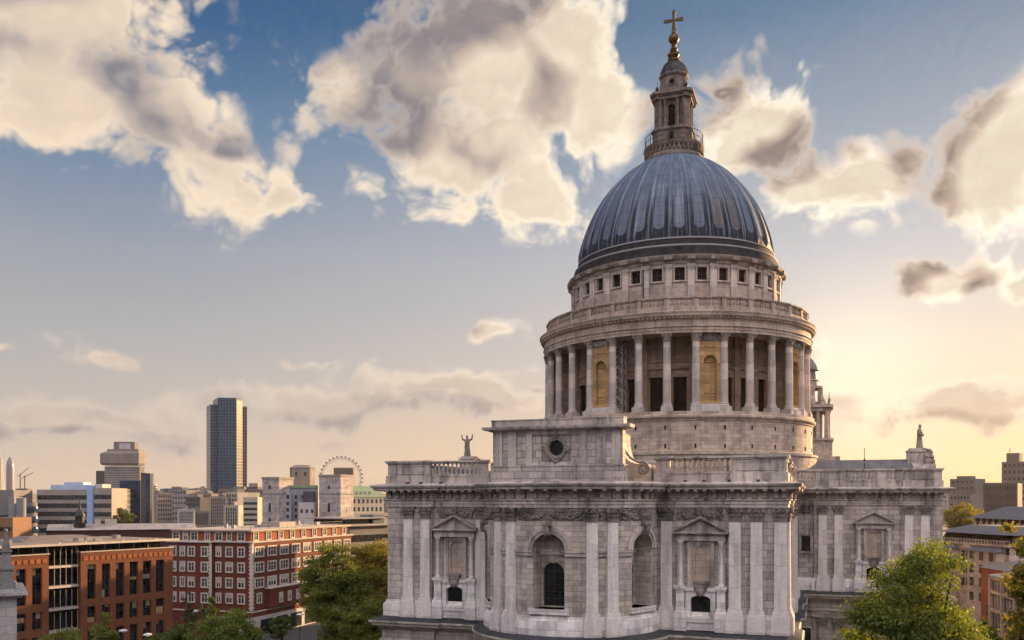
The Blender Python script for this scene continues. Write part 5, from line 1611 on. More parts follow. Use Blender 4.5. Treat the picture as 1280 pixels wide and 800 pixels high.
# ---- South Bank towers and the far skyline
def simple(name, label, px0, px1, ytop, Z, wall, depth=18., skew=0., group=None, zbase=0.):
    b_ = Bld(name, label, *front(px0, px1, Z, skew), group=group)
    b_.H = CAM.z + hy(ytop, Z); b_.D = depth
    b_.box('wall', 0, b_.W, 0, depth, zbase, b_.H, wall)
    return b_
def windows(b_, nx_, nz, w, h, z0, z1, mat=FARGL, faces='f', x0=None, x1=None, y0=None, y1=None):
    me = win_mesh(w, h, mat)
    x0 = .8 if x0 is None else x0; x1 = b_.W - .8 if x1 is None else x1
    for j in range(nz):
        z = z0 + (z1-z0)*(j/max(1, nz-1)) if nz > 1 else z0
        if 'f' in faces:
            for i in range(nx_): b_.put('window', me, x0 + (x1-x0)*(i+.5)/nx_, 0, z)
        k = max(1, round(nx_*b_.D/b_.W))
        if 'r' in faces:
            for i in range(k): b_.put('window', me, b_.W, b_.D*(i+.5)/k, z, R(90))
        if 'l' in faces:
            for i in range(k): b_.put('window', me, 0, b_.D*(i+.5)/k, z, R(-90))
def bands(b_, n, frac, z0, z1, mat=FARGL, x0=.3, x1=None, y=-.08):
    x1 = b_.W - .3 if x1 is None else x1
    st = (z1-z0)/n
    for j in range(n):
        b_.box('window_band', x0, x1, y, .1, z0 + j*st, z0 + j*st + st*frac, mat)
def W_(name, c): return plain(name, tuple(q*.78 for q in c), .85, var=.16, scale=.12)
TAN = W_('tan_render', (.30,.25,.21)); TAN2 = W_('warm_concrete', (.34,.30,.27)); CREAM = W_('cream_stone', (.47,.42,.34)); GREYC = W_('grey_concrete', (.20,.19,.185))
WHT = W_('white_concrete', (.52,.48,.46)); DKC = W_('dark_concrete', (.09,.085,.085)); BLUEW = plain('blue_white_panel', (.34,.40,.52), .5); BROWNC = W_('brown_concrete', (.24,.19,.16))
GREENR = plain('green_copper_roof', (.17,.25,.16), .7)

# glass tower with stepped wings
SBT = grid_wall('tower_glazing', (.008,.036,.078), (.045,.08,.12), 3.1, 3.5, .26, .15, .45)
SBT2 = grid_wall('tower_glazing_warm', (.040,.042,.045), (.17,.145,.125), 3.1, 3.5, .40, .2, .35)
A_, B_ = at(263, 992), at(309.3, 1010)
sb = Bld('skyscraper', 'dark blue glass skyscraper with stepped top, tallest on the skyline', A_, B_)
Wt = sb.W; Ht = CAM.z + hy(499, 1000)
xk = sb.xat(293.5)
m = MB(); m.prism([(sb.xat(271.5), -4), (xk, -9), (sb.xat(302.5), -2), (sb.xat(302.5), 26), (sb.xat(271.5), 26)], 0, Ht)
# separate glazing for each face; the warm one has reflected light in its colour
m2 = MB(); m2.prism([(xk+.05, -9.1), (sb.xat(302.6), -2.1), (sb.xat(302.6), 20), (xk+.05, 20)], 0, Ht-2)
obj('tower_shaft', m, SBT, sb.o, smooth=None); obj('warm_glazed_side', m2, SBT2, sb.o, smooth=None)
sb.box('wing', 0, sb.xat(271.6), 0, 24, 0, CAM.z + hy(506.5, 1000), SBT)
sb.box('wing', sb.xat(302.4), Wt, 2, 24, 0, CAM.z + hy(507, 1000), SBT2)
m = MB(); m.prism([(sb.xat(271.5)+1, -2), (xk, -7), (sb.xat(302.5)-1, 0), (sb.xat(302.5)-1, 24), (sb.xat(271.5)+1, 24)], Ht, Ht+1.2)
obj('roof', m, DKC, sb.o, smooth=None)

# brutalist tower with a flared crown
t5 = Bld('concrete_tower', 'stepped concrete tower with a wide flared crown and white striped floors', *front(131, 175, 900))
z_ = lambda y: CAM.z + hy(y, 900)
t5.box('shaft', 0, t5.W, 0, 12, 0, z_(583), W_('striped_shaft', (.16,.14,.13)))
bands(t5, 16, .40, z_(618), z_(583), WHT, .0, t5.W, -1.2)
m = MB(); x0, x1 = t5.xat(127), t5.xat(175.5)
m.frustum(x0+1.5, x1-1.5, -3, 14, z_(581.5), x0, x1, -4, 15, z_(579)); m.box(x0, x1, -4, 15, z_(579), z_(567))
m.frustum(x0, x1, -4, 15, z_(567), t5.xat(135), t5.xat(174), -2, 13, z_(564)); m.box(t5.xat(135), t5.xat(174), -2, 13, z_(564), z_(561.5))
obj('crown', m, W_('crown_concrete', (.25,.21,.19)), t5.o, smooth=None)
t5.box('plant_room', t5.xat(141), t5.xat(167.5), 2, 12, z_(561.5), z_(552), W_('plant_room_grey', (.20,.18,.18)))
t5.box('plant_room', t5.xat(148), t5.xat(162), 1.8, 10, z_(561), z_(554), WHT)
simple('dark_tower_block', 'narrow dark tower block tucked beside the concrete tower', 120, 131, 588.5, 920, DKC)

# banded offices and the glass buildings in front of it
o4 = simple('banded_office', 'long office block with dark window bands and pale blue roof boxes', 46, 111, 612, 500, TAN2, 24)
bands(o4, 7, .55, 6, o4.H-1)
o4.box('roof_box', o4.xat(60), o4.xat(111), 3, 20, o4.H, CAM.z + hy(606, 500), BLUEW); o4.box('roof_box', o4.xat(74), o4.xat(98), 6, 18, CAM.z + hy(606, 500), CAM.z + hy(602.5, 500), BLUEW)
o4.box('stair_tower', o4.xat(110), o4.xat(117), -1.5, 20, 0, CAM.z + hy(606.5, 500), plain('light_blue_panel', (.25,.36,.58), .5))
o4.box('wing', o4.xat(117), o4.xat(140), -.5, 22, 0, CAM.z + hy(610, 500), TAN2)
bands(o4, 7, .5, 5, CAM.z + hy(613, 500), FARGL, o4.xat(118), o4.xat(139.5), -.62)
o4.box('roof_box', o4.xat(117), o4.xat(126), 2, 14, o4.H, CAM.z + hy(605, 500), WHT)
o6 = simple('glass_office', 'dark glass office with faceted front below the concrete tower', 140, 177, 611, 560, grid_wall('dark_glazing', (.022,.03,.042), (.07,.08,.09), 2.6, 3.4, .22), 24, .03)
o6.box('corner_slab', o6.xat(168), o6.xat(177), -4, 10, 0, CAM.z + hy(600, 560), BLUEGL)
sl = simple('glass_slab', 'thin dark slab with a blue glass edge beside the glass office', 176, 183, 591, 540, DKC, 12)
sl.box('blue_edge', sl.W, sl.W + 2.4, -.6, 3, 0, CAM.z + hy(592, 540), BLUEGL)
cyl = thing('round_tower', 'small white drum shaped building far behind the glass slab', 'building', tuple(at(190.5, 800))[:2] + (0,))
m = MB(); m.lathe([(4.2,0),(4.2,CAM.z + hy(606, 800)),(3.4,CAM.z + hy(605.5, 800))], 20); obj('drum_wall', m, WHT, cyl)
for k in range(5):
    m = MB(); z = CAM.z + hy(620, 800) + k*2.; m.lathe([(4.26,z),(4.26,z+.8)], 20, cap=False); obj('window_band', m, FARGL, cyl)

# far left edge
sh = thing('glass_spire', 'pale tapering glass tower at the left edge of the view', 'building', tuple(at(1, 1500))[:2] + (0,))
m = MB(); m.frustum(-7, 7, -7, 7, 0, -2., 2., -2., 2., CAM.z + hy(573, 1500)); obj('glazing', m, grid_wall('pale_glazing', (.20,.22,.23), (.26,.26,.26), 4, 4, .3, .3, .1), sh, smooth=None)
rt = thing('round_topped_tower', 'slim grey tower with a conical cap beside the pale glass tower', 'building', tuple(at(12.8, 1800))[:2] + (0,))
zt2 = CAM.z + hy(571, 1800)
m = MB(); m.lathe([(7.4,0),(7.4,zt2-22),(6.2,zt2-10),(3,zt2-2),(0,zt2)], 16); obj('shaft', m, grid_wall('round_tower_glazing', (.10,.11,.13), (.24,.22,.21), 3, 4, .8), rt)
c1 = simple('concrete_office', 'blocky dark concrete building at the left edge', -14, 17, 612.5, 470, GREYC, 20); windows(c1, 7, 4, 1.8, 1.5, 8, 24)
c1.box('wing', c1.xat(14), c1.xat(21.5), -3, 14, 0, CAM.z + hy(621, 470), W_('mid_grey_concrete', (.26,.25,.25)))
rp = thing('round_tower', 'smooth grey round stair tower beside blue ribbed glass drums', 'building', tuple(at(26.5, 440))[:2] + (0,))
m = MB(); m.lathe([(2.2,0),(2.2,CAM.z + hy(623, 440)),(1.9,CAM.z + hy(622.4, 440))], 20); obj('shaft', m, W_('smooth_grey', (.24,.24,.26)), rp)
bd_ = thing('ribbed_building', 'round fronted building with blue glass ribs at the far left', 'building', tuple(at(37, 460))[:2] + (0,))
m = MB(); m.lathe([(3.6,0),(3.6,CAM.z + hy(628, 460))], 24); obj('drum_wall', m, GREYC, bd_)
for k in range(5):
    z = 6 + k*5.2; m = MB(); m.lathe([(3.6,z),(4.3,z+.5),(4.5,z+1.7),(4.3,z+2.9),(3.6,z+3.4)], 24, cap=False); obj('glass_rib', m, BLUEGL, bd_)
bk_ = simple('brown_brick_house', 'small brown brick block with a flat roof at the left edge', -8, 16, 647, 330, W_('brown_brick_plain', (.22,.12,.07)), 14); windows(bk_, 6, 3, 1.6, 1.4, 14, 22)

# tan blocks between the glass slab and the skyscraper
T = [
 ('tan apartment block with a flat roof right of the glass slab', 196, 216, 617, 700, TAN, 6, 7),
 ('tall tan block with a stepped parapet behind its neighbours', 211, 233, 612.5, 740, TAN2, 6, 7),
 ('long blue grey roofed block behind the tan apartments', 205, 246, 611, 900, W_('blue_grey', (.17,.19,.22)), 9, 3),
 ('dark slate coloured block left of the skyscraper foot', 232, 250, 621.5, 690, W_('slate_grey', (.12,.115,.12)), 6, 6),
 ('pale block with regular windows at the skyscraper foot', 244, 264, 617, 720, TAN, 6, 6),
 ('white gridded block in front of the tan apartments', 222, 243, 637, 520, WHT, 7, 4),
 ('grey gridded block in front of the slate coloured one', 243, 262, 639, 530, GREYC, 6, 4),
 ('tan block standing before the skyscraper, left of two', 262, 283, 621, 560, TAN2, 7, 8),
 ('cream block standing before the skyscraper, right of two', 282, 297, 615.5, 560, CREAM, 4, 8),
 ('low sunlit cream block with small windows before the cream block', 280, 298, 632, 500, CREAM, 5, 5),
 ('long brown office with a dark attic right of the skyscraper', 273, 330, 612, 680, BROWNC, 14, 6),
 ('far pale roof terrace block left of the skyscraper', 243, 264, 610, 1200, CREAM, 4, 2),
]
for i, (lb, x0, x1, yt, Z, wl_, nx_, nz) in enumerate(T):
    b_ = simple('city_block', lb, x0, x1, yt, Z, wl_, 18, random.Random(i).uniform(-.01,.01))
    zlo = CAM.z + hy(656, Z)
    windows(b_, nx_, nz, b_.W/nx_*.5, 1.7, zlo, b_.H - 3.0)
    b_.box('roof_hut', b_.W*.3, b_.W*.55, 4, 10, b_.H, b_.H + 2.2, GREYC)
    b_.box('parapet', -.2, b_.W+.2, -.25, .3, b_.H-.5, b_.H+.35, wl_)
b_ = simple('long_slate_roof', 'long dark slate roofed building behind the white stair tower', 272, 322, 608.5, 760, DKC, 18); windows(b_, 14, 3, 1.4, 1.5, 20, 38)
b_.box('roof_hut', b_.xat(311), b_.xat(322), 0, 10, b_.H, b_.H+3, TAN)
st = simple('striped_block', 'cream block striped with dark horizontal window bands', 304, 322, 621.5, 460, CREAM, 16); bands(st, 7, .45, 14, st.H-1)

# white twin towered building with green roofs
PT = stone('white_tower_stone', (.42,.38,.365), .42, (2.4,1.2,.02), .6)
tp = thing('twin_tower_building', 'pale stone building with two blunt square towers and a green roof between', 'building', tuple(at(357, 430))[:2] + (0,), YAW)
Zt = 430.; X = lambda px: (px - 357)/FPX*Zt; zz = lambda y: CAM.z + hy(y, Zt)
def tp_part(name, x0, x1, y0, y1, yt, mat, turn=0., parent=None, z0=0.):
    m = MB(); cx_ = (x0+x1)/2
    m.box(x0-cx_, x1-cx_, y0, y1, z0, zz(yt)); return obj(name, m, mat, parent or tp, (cx_, 0, 0), turn, smooth=None)
for k, (a_, b2, yt) in enumerate(((322, 356, 597.5), (393, 433, 594.5))):
    t = tp_part('corner_tower', X(a_)+1.3, X(b2)-1.9, 0, 11.5, yt, PT, R(-24))
    w_ = X(b2)-X(a_)-3.2
    for zt_, o_ in ((zz(yt), .3), (zz(617), .12)):
        m = MB(); m.box(-w_/2-o_, w_/2+o_, -o_, 11.5+o_, zt_-.5, zt_ + (.5 if o_ == .3 else 0)); obj('band', m, TAN2 if o_ == .3 else GREYC, t, smooth=None)
    for x, z, h in ((0, zz(611), 1.6), (0, zz(640), 4.2), (0, zz(652), 1.6)):
        me = win_mesh(1.3, h, FARGL); link('window', me, t, (x - .5, 0, z))
        if k: link('window', win_mesh(.7, 1.4, FARGL), t, (w_/2, 5.5, z), R(90))
tp_part('link_block', X(354), X(394), 6, 18, 610, W_('grey_blue_render', (.30,.31,.34)))
tp_part('green_roof', X(357), X(394), 5.6, 17, 606.5, GREENR, z0=zz(610))
tp_part('pale_wing', X(345), X(362), 3, 12, 617, W_('pale_blue_render', (.40,.42,.46)))
for r_ in range(4):
    for k in range(5):
        link('window', win_mesh(1.3, 1.8, FARGL), tp, (X(349.5) + k*3.3, 3 if k < 2 else 6, zz(648) + r_*3.1))
tp_part('dark_stair', X(378), X(391), 2, 8, 614, W_('dark_render', (.07,.07,.085)))
tp_part('white_hut', X(374), X(393), -2, 6, 628, WHT)
for k in (0, 1, 2): link('window', win_mesh(1.1, 1.7, FARGL), tp, (X(378) + k*2.5, -2, zz(641)))

cl = simple('green_roofed_building', 'long cream stone building with a green mansard roof and dormers', 433, 480, 621.5, 470, CREAM, 16, .02)
windows(cl, 8, 3, 1.3, 2.2, cl.H-11.5, cl.H-3.2)
m = MB(); m.frustum(-.3, cl.W+.3, -.3, 16.3, cl.H, 1.5, cl.W-1.5, 3.4, 12.6, CAM.z + hy(607.5, 470)); obj('mansard_roof', m, GREENR, cl.o, smooth=None)
for k in range(6): cl.box('dormer', 2 + k*2.9, 3.2 + k*2.9, .4, 3, cl.H+.8, cl.H+3.0, CREAM)
cl.box('lower_wing', -.5, cl.W+1.5, -5, -.0, 0, cl.H-8.2, CREAM); bands(cl, 1, .5, cl.H-11, cl.H-8.7, FARGL, .5, cl.W+1, -5.08)
oc8 = thing('octagonal_tower', 'octagonal stone water tower rising behind the twin towers', 'building', tuple(at(378, 900))[:2] + (0,))
zt3 = CAM.z + hy(581.5, 900)
m = MB(); m.lathe([(12.4,0),(12.4,zt3-3.5),(12.9,zt3-3.3),(12.9,zt3-2.6),(8,zt3),(0,zt3+.4)], 8, a0=PI/8, a1=2*PI+PI/8, cap=False); obj('shaft', m, TAN, oc8, smooth=None)
for k in range(8):
    a_ = k*PI/4; link('window', win_mesh(2.2, 4, FARGL), oc8, (11.5*math.cos(a_), 11.5*math.sin(a_), zt3-11), a_ + PI/2)
db = simple('ribbed_block', 'dark ribbed office block standing before the big wheel', 417, 441.5, 584.5, 1300, W_('brown_ribbed', (.19,.15,.13)), 20)
for k in range(8): db.box('rib', db.W*k/8+.5, db.W*k/8+2.2, -.8, 0, 60, db.H-2, DKC)
lt = simple('terrace_building', 'low dark glazed building with a roof terrace behind the plane trees', 437, 492, 657, 300, GREYC, 20, .03)
bands(lt, 3, .55, 12, lt.H-1.2, DARKGL)
lt.box('roof_slab', -1, lt.W+1, -1.5, 20, lt.H, lt.H+.5, TAN2); lt.box('upper_storey', 2, lt.W-2, 5, 18, lt.H+.5, CAM.z + hy(648.5, 300), DARKGL); lt.box('top_roof', 0, lt.W, 3, 20, CAM.z + hy(648.5, 300), CAM.z + hy(647, 300), TAN2)
lt.box('plant_box', lt.xat(478), lt.xat(491), 4, 10, lt.H, CAM.z + hy(644, 300), W_('green_grey_box', (.13,.16,.165)))

# ---- unseen block added west of the churchyard to shade the brick building
sbk = Bld('shadow_block', 'unseen stone block added behind the cathedral to shade the red brick building', (-86, 84), (-48, 84))
sbk.box('wall', 0, 16, 0, 14, 0, 28.5, CREAM); sbk.box('wall', 16, 38, 0, 14, 0, 34.5, CREAM); sbk.box('roof', -.4, 16, -.4, 14.4, 28.5, 29.2, GREYC); sbk.box('roof', 16, 38.4, -.4, 14.4, 34.5, 35.2, GREYC)
windows(sbk, 10, 6, 1.4, 2., 4, 24, DARKGL)

# ---- big observation wheel
WZ = 2250.
wc = at(426.5, WZ); rz_w = R(18)
wr_ = 25.6/FPX*WZ/math.cos(R(22)); zc_w = CAM.z + hy(597.5, WZ)
fw = thing('observation_wheel', 'giant white observation wheel with glass capsules on the skyline', 'ferris wheel', (wc.x, wc.y, 0), YAW + rz_w)
wr_ = 50.
m = MB()
for dy in (-2.2, 2.2):
    m.tube([(wr_*math.cos(2*PI*k/64), dy, zc_w + wr_*math.sin(2*PI*k/64)) for k in range(65)], .8, 5)
m.tube([((wr_-4)*math.cos(2*PI*k/64), 0, zc_w + (wr_-4)*math.sin(2*PI*k/64)) for k in range(65)], .5, 5)
obj('rim', m, plain('white_steel', (.26,.26,.27), .4), fw, smooth=None)
for k in range(32):
    a_ = 2*PI*k/32
    m = MB(); m.tube([(1.5*math.cos(a_), 0, zc_w+1.5*math.sin(a_)), ((wr_-4)*math.cos(a_), 0, zc_w+(wr_-4)*math.sin(a_))], .10, 3); obj('spoke', m, bpy.data.materials['white_steel'], fw, smooth=None)
    m = MB(); m.ball(((wr_+3.2)*math.cos(a_), -3, zc_w + (wr_+3.2)*math.sin(a_)), (2.6, 1.9, 1.9), 8, 6); obj('capsule', m, bpy.data.materials['dark_concrete'], fw)
m = MB(); m.tube([(0,-6,zc_w),(0,6,zc_w)], 2., 10); obj('hub', m, bpy.data.materials['white_steel'], fw)
for s in (-1, 1):
    m = MB(); m.tube([(0,6,zc_w),(s*22,34,0)], 1.6, 8); obj('leg', m, bpy.data.materials['white_steel'], fw)

# ---- right of the cathedral
PORT = stone('cream_facade_stone', (.46,.38,.32), .2, (1.2,.4,.012), .4)
SLATE = plain('slate_roof', (.10,.10,.11), .6, var=.25)
r1 = Bld('stone_office', 'cream stone office with slate mansard, balustrade and two hipped bays', at(1170, 222), at(1262, 196))
W1 = r1.W; zR = lambda y, Z=208: CAM.z + hy(y, Z)
r1.box('wall', 0, W1, 0, 18, 0, zR(681), PORT)
r1.box('cornice', -.3, W1+.3, -.5, 18, zR(681), zR(678.5), PORT)
m = MB(); m.frustum(.5, W1-.5, .8, 17, zR(678.5), 1.2, W1-1.2, 2.0, 16, zR(667)); obj('glazed_attic', m, DARKGL, r1.o, smooth=None)
m = MB(); m.frustum(-.3, W1+.3, .3, 18, zR(667), 4, W1-4, 6, 13, zR(657.5)); obj('mansard_roof', m, SLATE, r1.o, smooth=None)
for k in range(24): r1.box('baluster', .6 + k*(W1-1.2)/24, .95 + k*(W1-1.2)/24, -.4, -.1, zR(678.5), zR(674.5), PORT)
r1.box('handrail', 0, W1, -.5, 0, zR(674.5), zR(673.8), PORT)
for x0, x1 in ((1172, 1199), (1221, 1258)):
    xa, xb = r1.xat(x0), r1.xat(x1)
    o = r1.box('bay', xa, xb, -2.4, 0, 0, zR(687), PORT)
    m = MB(); m.frustum(xa-.4, xb+.4, -2.9, .2, zR(687), xa+1, xb-1, -1, 0, zR(682.5)); obj('bay_roof', m, SLATE, o, smooth=None)
    for k in range(3):
        x = xa + (xb-xa)*(k+.5)/3
        for zq in (zR(698), zR(714), zR(730), zR(748)): link('window', win_mesh(1.35, 1.9, DARKGL), o, (x, -2.4, zq))
for k in range(4):
    x = r1.xat(1204) + k*1.55
    for zq in (zR(702), zR(717.5), zR(733)): link('window', win_mesh(1.1, 2.4 if zq > 15 else 1.9, DARKGL), r1.o, (x, 0, zq))
for k in range(3): link('pediment_window', win_mesh(1.1, 2.0, DARKGL), r1.o, (r1.xat(1266) - k*0 - 1.6 - k*1.9, 0, zR(690 + 15*k)))
m = MB(); xa, xb = r1.xat(1201), r1.xat(1220); zp = zR(686)
m.add([(xa,-.5,zp),(xb,-.5,zp),((xa+xb)/2,-.5,zp+1.3),(xa,0,zp),(xb,0,zp),((xa+xb)/2,0,zp+1.3)], [(0,1,2),(5,4,3),(0,3,4,1),(1,4,5,2),(2,5,3,0)]); obj('pediment', m, PORT, r1.o, smooth=None)
r2 = Bld('hip_roofed_block', 'cream block with a wide grey hipped roof over a dark loggia', at(1217, 262), at(1284, 236))
zq = lambda y: CAM.z + hy(y, 250)
r2.box('wall', 0, r2.W, 0, 14, 0, zq(653), PORT); r2.box('loggia', .5, r2.W-.5, .4, 13, zq(653), zq(648.5), DARKIN)
for k in range(9): r2.box('post', .4 + k*(r2.W-1)/8, .8 + k*(r2.W-1)/8, 0, .4, zq(653), zq(648.5), PORT)
m = MB(); m.frustum(-1, r2.W+1, -1, 15, zq(648.5), 5, r2.W-5, 6.4, 7.6, zq(633.5)); obj('hipped_roof', m, SLATE, r2.o, smooth=None)
windows(r2, 8, 3, 1.2, 1.8, zq(680), zq(660), DARKGL)
far_r = [
 ('square grey tower block beyond the far right tree', 1187.5, 1219, 598.5, 640, W_('hazy_grey', (.17,.15,.14)), 5, 3),
 ('lower grey block stepping down beside the square tower', 1186, 1214, 617, 520, W_('hazy_grey_two', (.22,.19,.175)), 6, 3),
 ('pale narrow block right of the square grey tower', 1218, 1232, 603.5, 660, W_('hazy_grey_three', (.24,.20,.18)), 3, 4),
 ('wide dark ribbed office with a flat top at the right', 1229, 1272, 604, 420, W_('ribbed_brown', (.13,.11,.10)), 9, 5),
 ('tall stepped tower at the right edge partly behind leaves', 1252, 1290, 577, 560, W_('stepped_tower_stone', (.20,.165,.14)), 6, 6),
 ('low pale far block on the horizon behind the transept', 1150, 1188, 614, 1400, W_('far_pale', (.27,.23,.2)), 5, 1),
]
for i, (lb, x0, x1, yt, Z, wl_, nx_, nz) in enumerate(far_r):
    b_ = simple('city_block', lb, x0, x1, yt, Z, wl_, 18, -.01)
    windows(b_, nx_, nz, b_.W/nx_*.45, 1.8, b_.H - 4*nz, b_.H - 3.2)
    if i == 0: b_.box('roof_hut', b_.W*.2, b_.W*.75, 3, 12, b_.H, b_.H + 2., wl_)
    if i == 4:
        b_.box('upper_stage', b_.W*.12, b_.W*.55, 3, 12, b_.H, b_.H+5.5, wl_); b_.box('mast', b_.W*.2, b_.W*.22, 5, 5.3, b_.H+5.5, b_.H+9, IRON)
    if i == 3:
        for k in range(14): b_.box('rib', b_.W*(k+.2)/14, b_.W*(k+.55)/14, -.5, 0, b_.H-13, b_.H-.5, wl_)
# brick buildings at the lower right corner
RB2 = brickwork('brown_red_brick', (.26,.085,.045), (.31,.11,.06), (.22,.13,.09), .5, .16, .012)
r6 = Bld('brick_warehouse', 'plain red brick warehouse with a dark hipped roof, lower right', at(1226, 150), at(1268, 138))
zw = lambda y: CAM.z + hy(y, 144)
r6.box('wall', 0, r6.W, 0, 12, 0, zw(712), RB2); m = MB(); m.frustum(-.4, r6.W+.4, -.4, 12.4, zw(712), 2.5, r6.W-2.5, 5, 7, zw(702)); obj('hipped_roof', m, SLATE, r6.o, smooth=None)
windows(r6, 3, 4, .9, 1.6, 4, zw(730), DARKGL)
r7 = Bld('glazed_brick_office', 'red brick office with stone framed glass bays and roof lights, lower right corner', at(1240, 112), at(1330, 88))
zv = lambda y: CAM.z + hy(y, 108)
r7.box('wall', 0, r7.W, 0, 16, 0, zv(722), RB2)
m = MB(); m.add([(-.4,-.4,zv(722)),(r7.W+.4,-.4,zv(722)),(r7.W,9,zv(706)),(3,9,zv(706)),(-.4,16,zv(722)),(r7.W+.4,16,zv(722))], [(0,1,2,3),(3,2,5,4),(0,3,4),(1,5,2)]); obj('roof', m, SLATE, r7.o, smooth=None)
sl_m = math.atan2(zv(706)-zv(722), 9.4)
for k in range(5):
    m = MB(); m.box(-.45, .45, -.03, .05, 0, 1.9)
    o = obj('roof_light', m, plain('roof_light_glass', (.7,.7,.7), .15) if k == 0 else bpy.data.materials['roof_light_glass'], r7.o, (4.2 + k*1.7, 4.6, zv(722) + 5.0*math.tan(sl_m) + .12), smooth=None)
    o.rotation_euler = (-(PI/2 - sl_m), 0, 0)
nb_ = 5
for k in range(nb_ + 1):
    x = r7.W*k/nb_; r7.box('stone_frame', x-.28, x+.28, -.35, 0, 0, zv(724), PORT)
for y in (723, 741, 764, 792, 825): r7.box('stone_band', -.2, r7.W+.2, -.3, 0, zv(y)-.35, zv(y), PORT)
for k in range(nb_):
    for ya, yb in ((742, 726), (765, 744), (793, 767), (826, 796)):
        x0, x1 = r7.W*k/nb_+.6, r7.W*(k+1)/nb_-.6
        o = r7.box('window', x0, x1, -.08, .02, zv(ya)+.15, zv(yb)-.3, DARKGL)
        m = MB()
        for q in (1, 2): m.box(x0 + (x1-x0)*q/3 - .06, x0 + (x1-x0)*q/3 + .06, -.16, -.08, zv(ya)+.15, zv(yb)-.3)
        obj('mullion', m, PORT, o, smooth=None)

# ---- distant blocks along the horizon
rnd = random.Random(77)
hz_mats = [W_('distant_stone', (.26,.235,.22)), W_('distant_grey', (.20,.195,.20)), W_('distant_brown', (.20,.165,.145)), W_('distant_pale', (.36,.33,.31))]
px = -60.
k = 0
while px < 1400:
    w = rnd.uniform(7, 20)
    if not (500 < px < 1130):
        Z = rnd.uniform(1000, 2600); yt = rnd.uniform(614.5, 621)
        b_ = Bld('distant_block', 'small hazy block in the distant skyline along the horizon', at(px, Z), at(px + w, Z*rnd.uniform(.98,1.02)), group='distant blocks along the horizon')
        Hh = CAM.z + hy(yt, Z)
        b_.box('wall', 0, b_.W, 0, 30, 0, Hh, hz_mats[k % 4])
        if rnd.random() < .6: b_.box('roof_hut', b_.W*.2, b_.W*.6, 5, 20, Hh, Hh+rnd.uniform(2,6), hz_mats[(k+1) % 4])
        for q in range(2): b_.box('window_band', b_.W*.06, b_.W*.94, -.3, .1, Hh - 6 - 6*q, Hh - 3.4 - 6*q, FARGL)
        k += 1
    px += w*rnd.uniform(.55, 1.1)
# two construction cranes far left
for px, top in ((25.5, 592), (31, 594.5)):
    Z = 1700.
    p = at(px, Z); hC = CAM.z + hy(top, Z)
    c = thing('tower_crane', 'thin tower crane far left, ' + ('the taller of two' if px < 28 else 'the shorter of two'), 'crane', (p.x, p.y, 0), YAW, 'tower cranes at the far left')
    m = MB(); m.box(-1, 1, -1, 1, 0, hC); obj('mast', m, hz_mats[2], c, smooth=None)
    m = MB(); m.tube([(-6, 0, hC-5), (0, 0, hC-2), (16, 0, hC + (12 if px < 28 else 6))], .6, 4); obj('jib', m, hz_mats[2], c, smooth=None)

# ================================================================== TREES
def leaf_material(name, dark, light, trans=.5):
    m = bpy.data.materials.new(name); m.use_nodes = True
    n = NT(m.node_tree); n.n.clear()
    out = n.new('ShaderNodeOutputMaterial')
    pos = n.new('ShaderNodeNewGeometry').outputs['Position']
    f = n.noise(pos, .9, 4., .7); f2 = n.noise(pos, 7., 2., .6)
    col = n.ramp(n.math('ADD', n.math('MULTIPLY', f, .6), n.math('MULTIPLY', f2, .4)), [(.32, c4(dark)), (.66, c4(light))])
    d = n.new('ShaderNodeBsdfDiffuse'); t = n.new('ShaderNodeBsdfTranslucent'); g = n.new('ShaderNodeBsdfGlossy')
    n.put(d.inputs[0], col); n.put(t.inputs[0], n.mix(1., col, (1.25,1.25,.6,1), 'MULTIPLY'))
    g.inputs['Roughness'].default_value = .45; g.inputs[0].default_value = (.5,.5,.45,1)
    mx = n.new('ShaderNodeMixShader'); mx.inputs[0].default_value = trans
    n.l.new(d.outputs[0], mx.inputs[1]); n.l.new(t.outputs[0], mx.inputs[2])
    m2 = n.new('ShaderNodeMixShader'); m2.inputs[0].default_value = .05
    n.l.new(mx.outputs[0], m2.inputs[1]); n.l.new(g.outputs[0], m2.inputs[2]); n.l.new(m2.outputs[0], out.inputs[0])
    return m
LEAF_A = leaf_material('plane_leaf', (.060,.090,.014), (.25,.26,.038))
LEAF_B = leaf_material('lime_leaf', (.060,.092,.014), (.225,.25,.038))
LEAF_D = leaf_material('dark_leaf', (.036,.060,.014), (.13,.155,.030))
LEAF_O = leaf_material('sun_gold_leaf', (.085,.085,.013), (.36,.29,.04))  # gold of the low sun is put into this leaf colour
BARK = plain('bark', (.085,.065,.048), .95, var=.35, scale=3.)

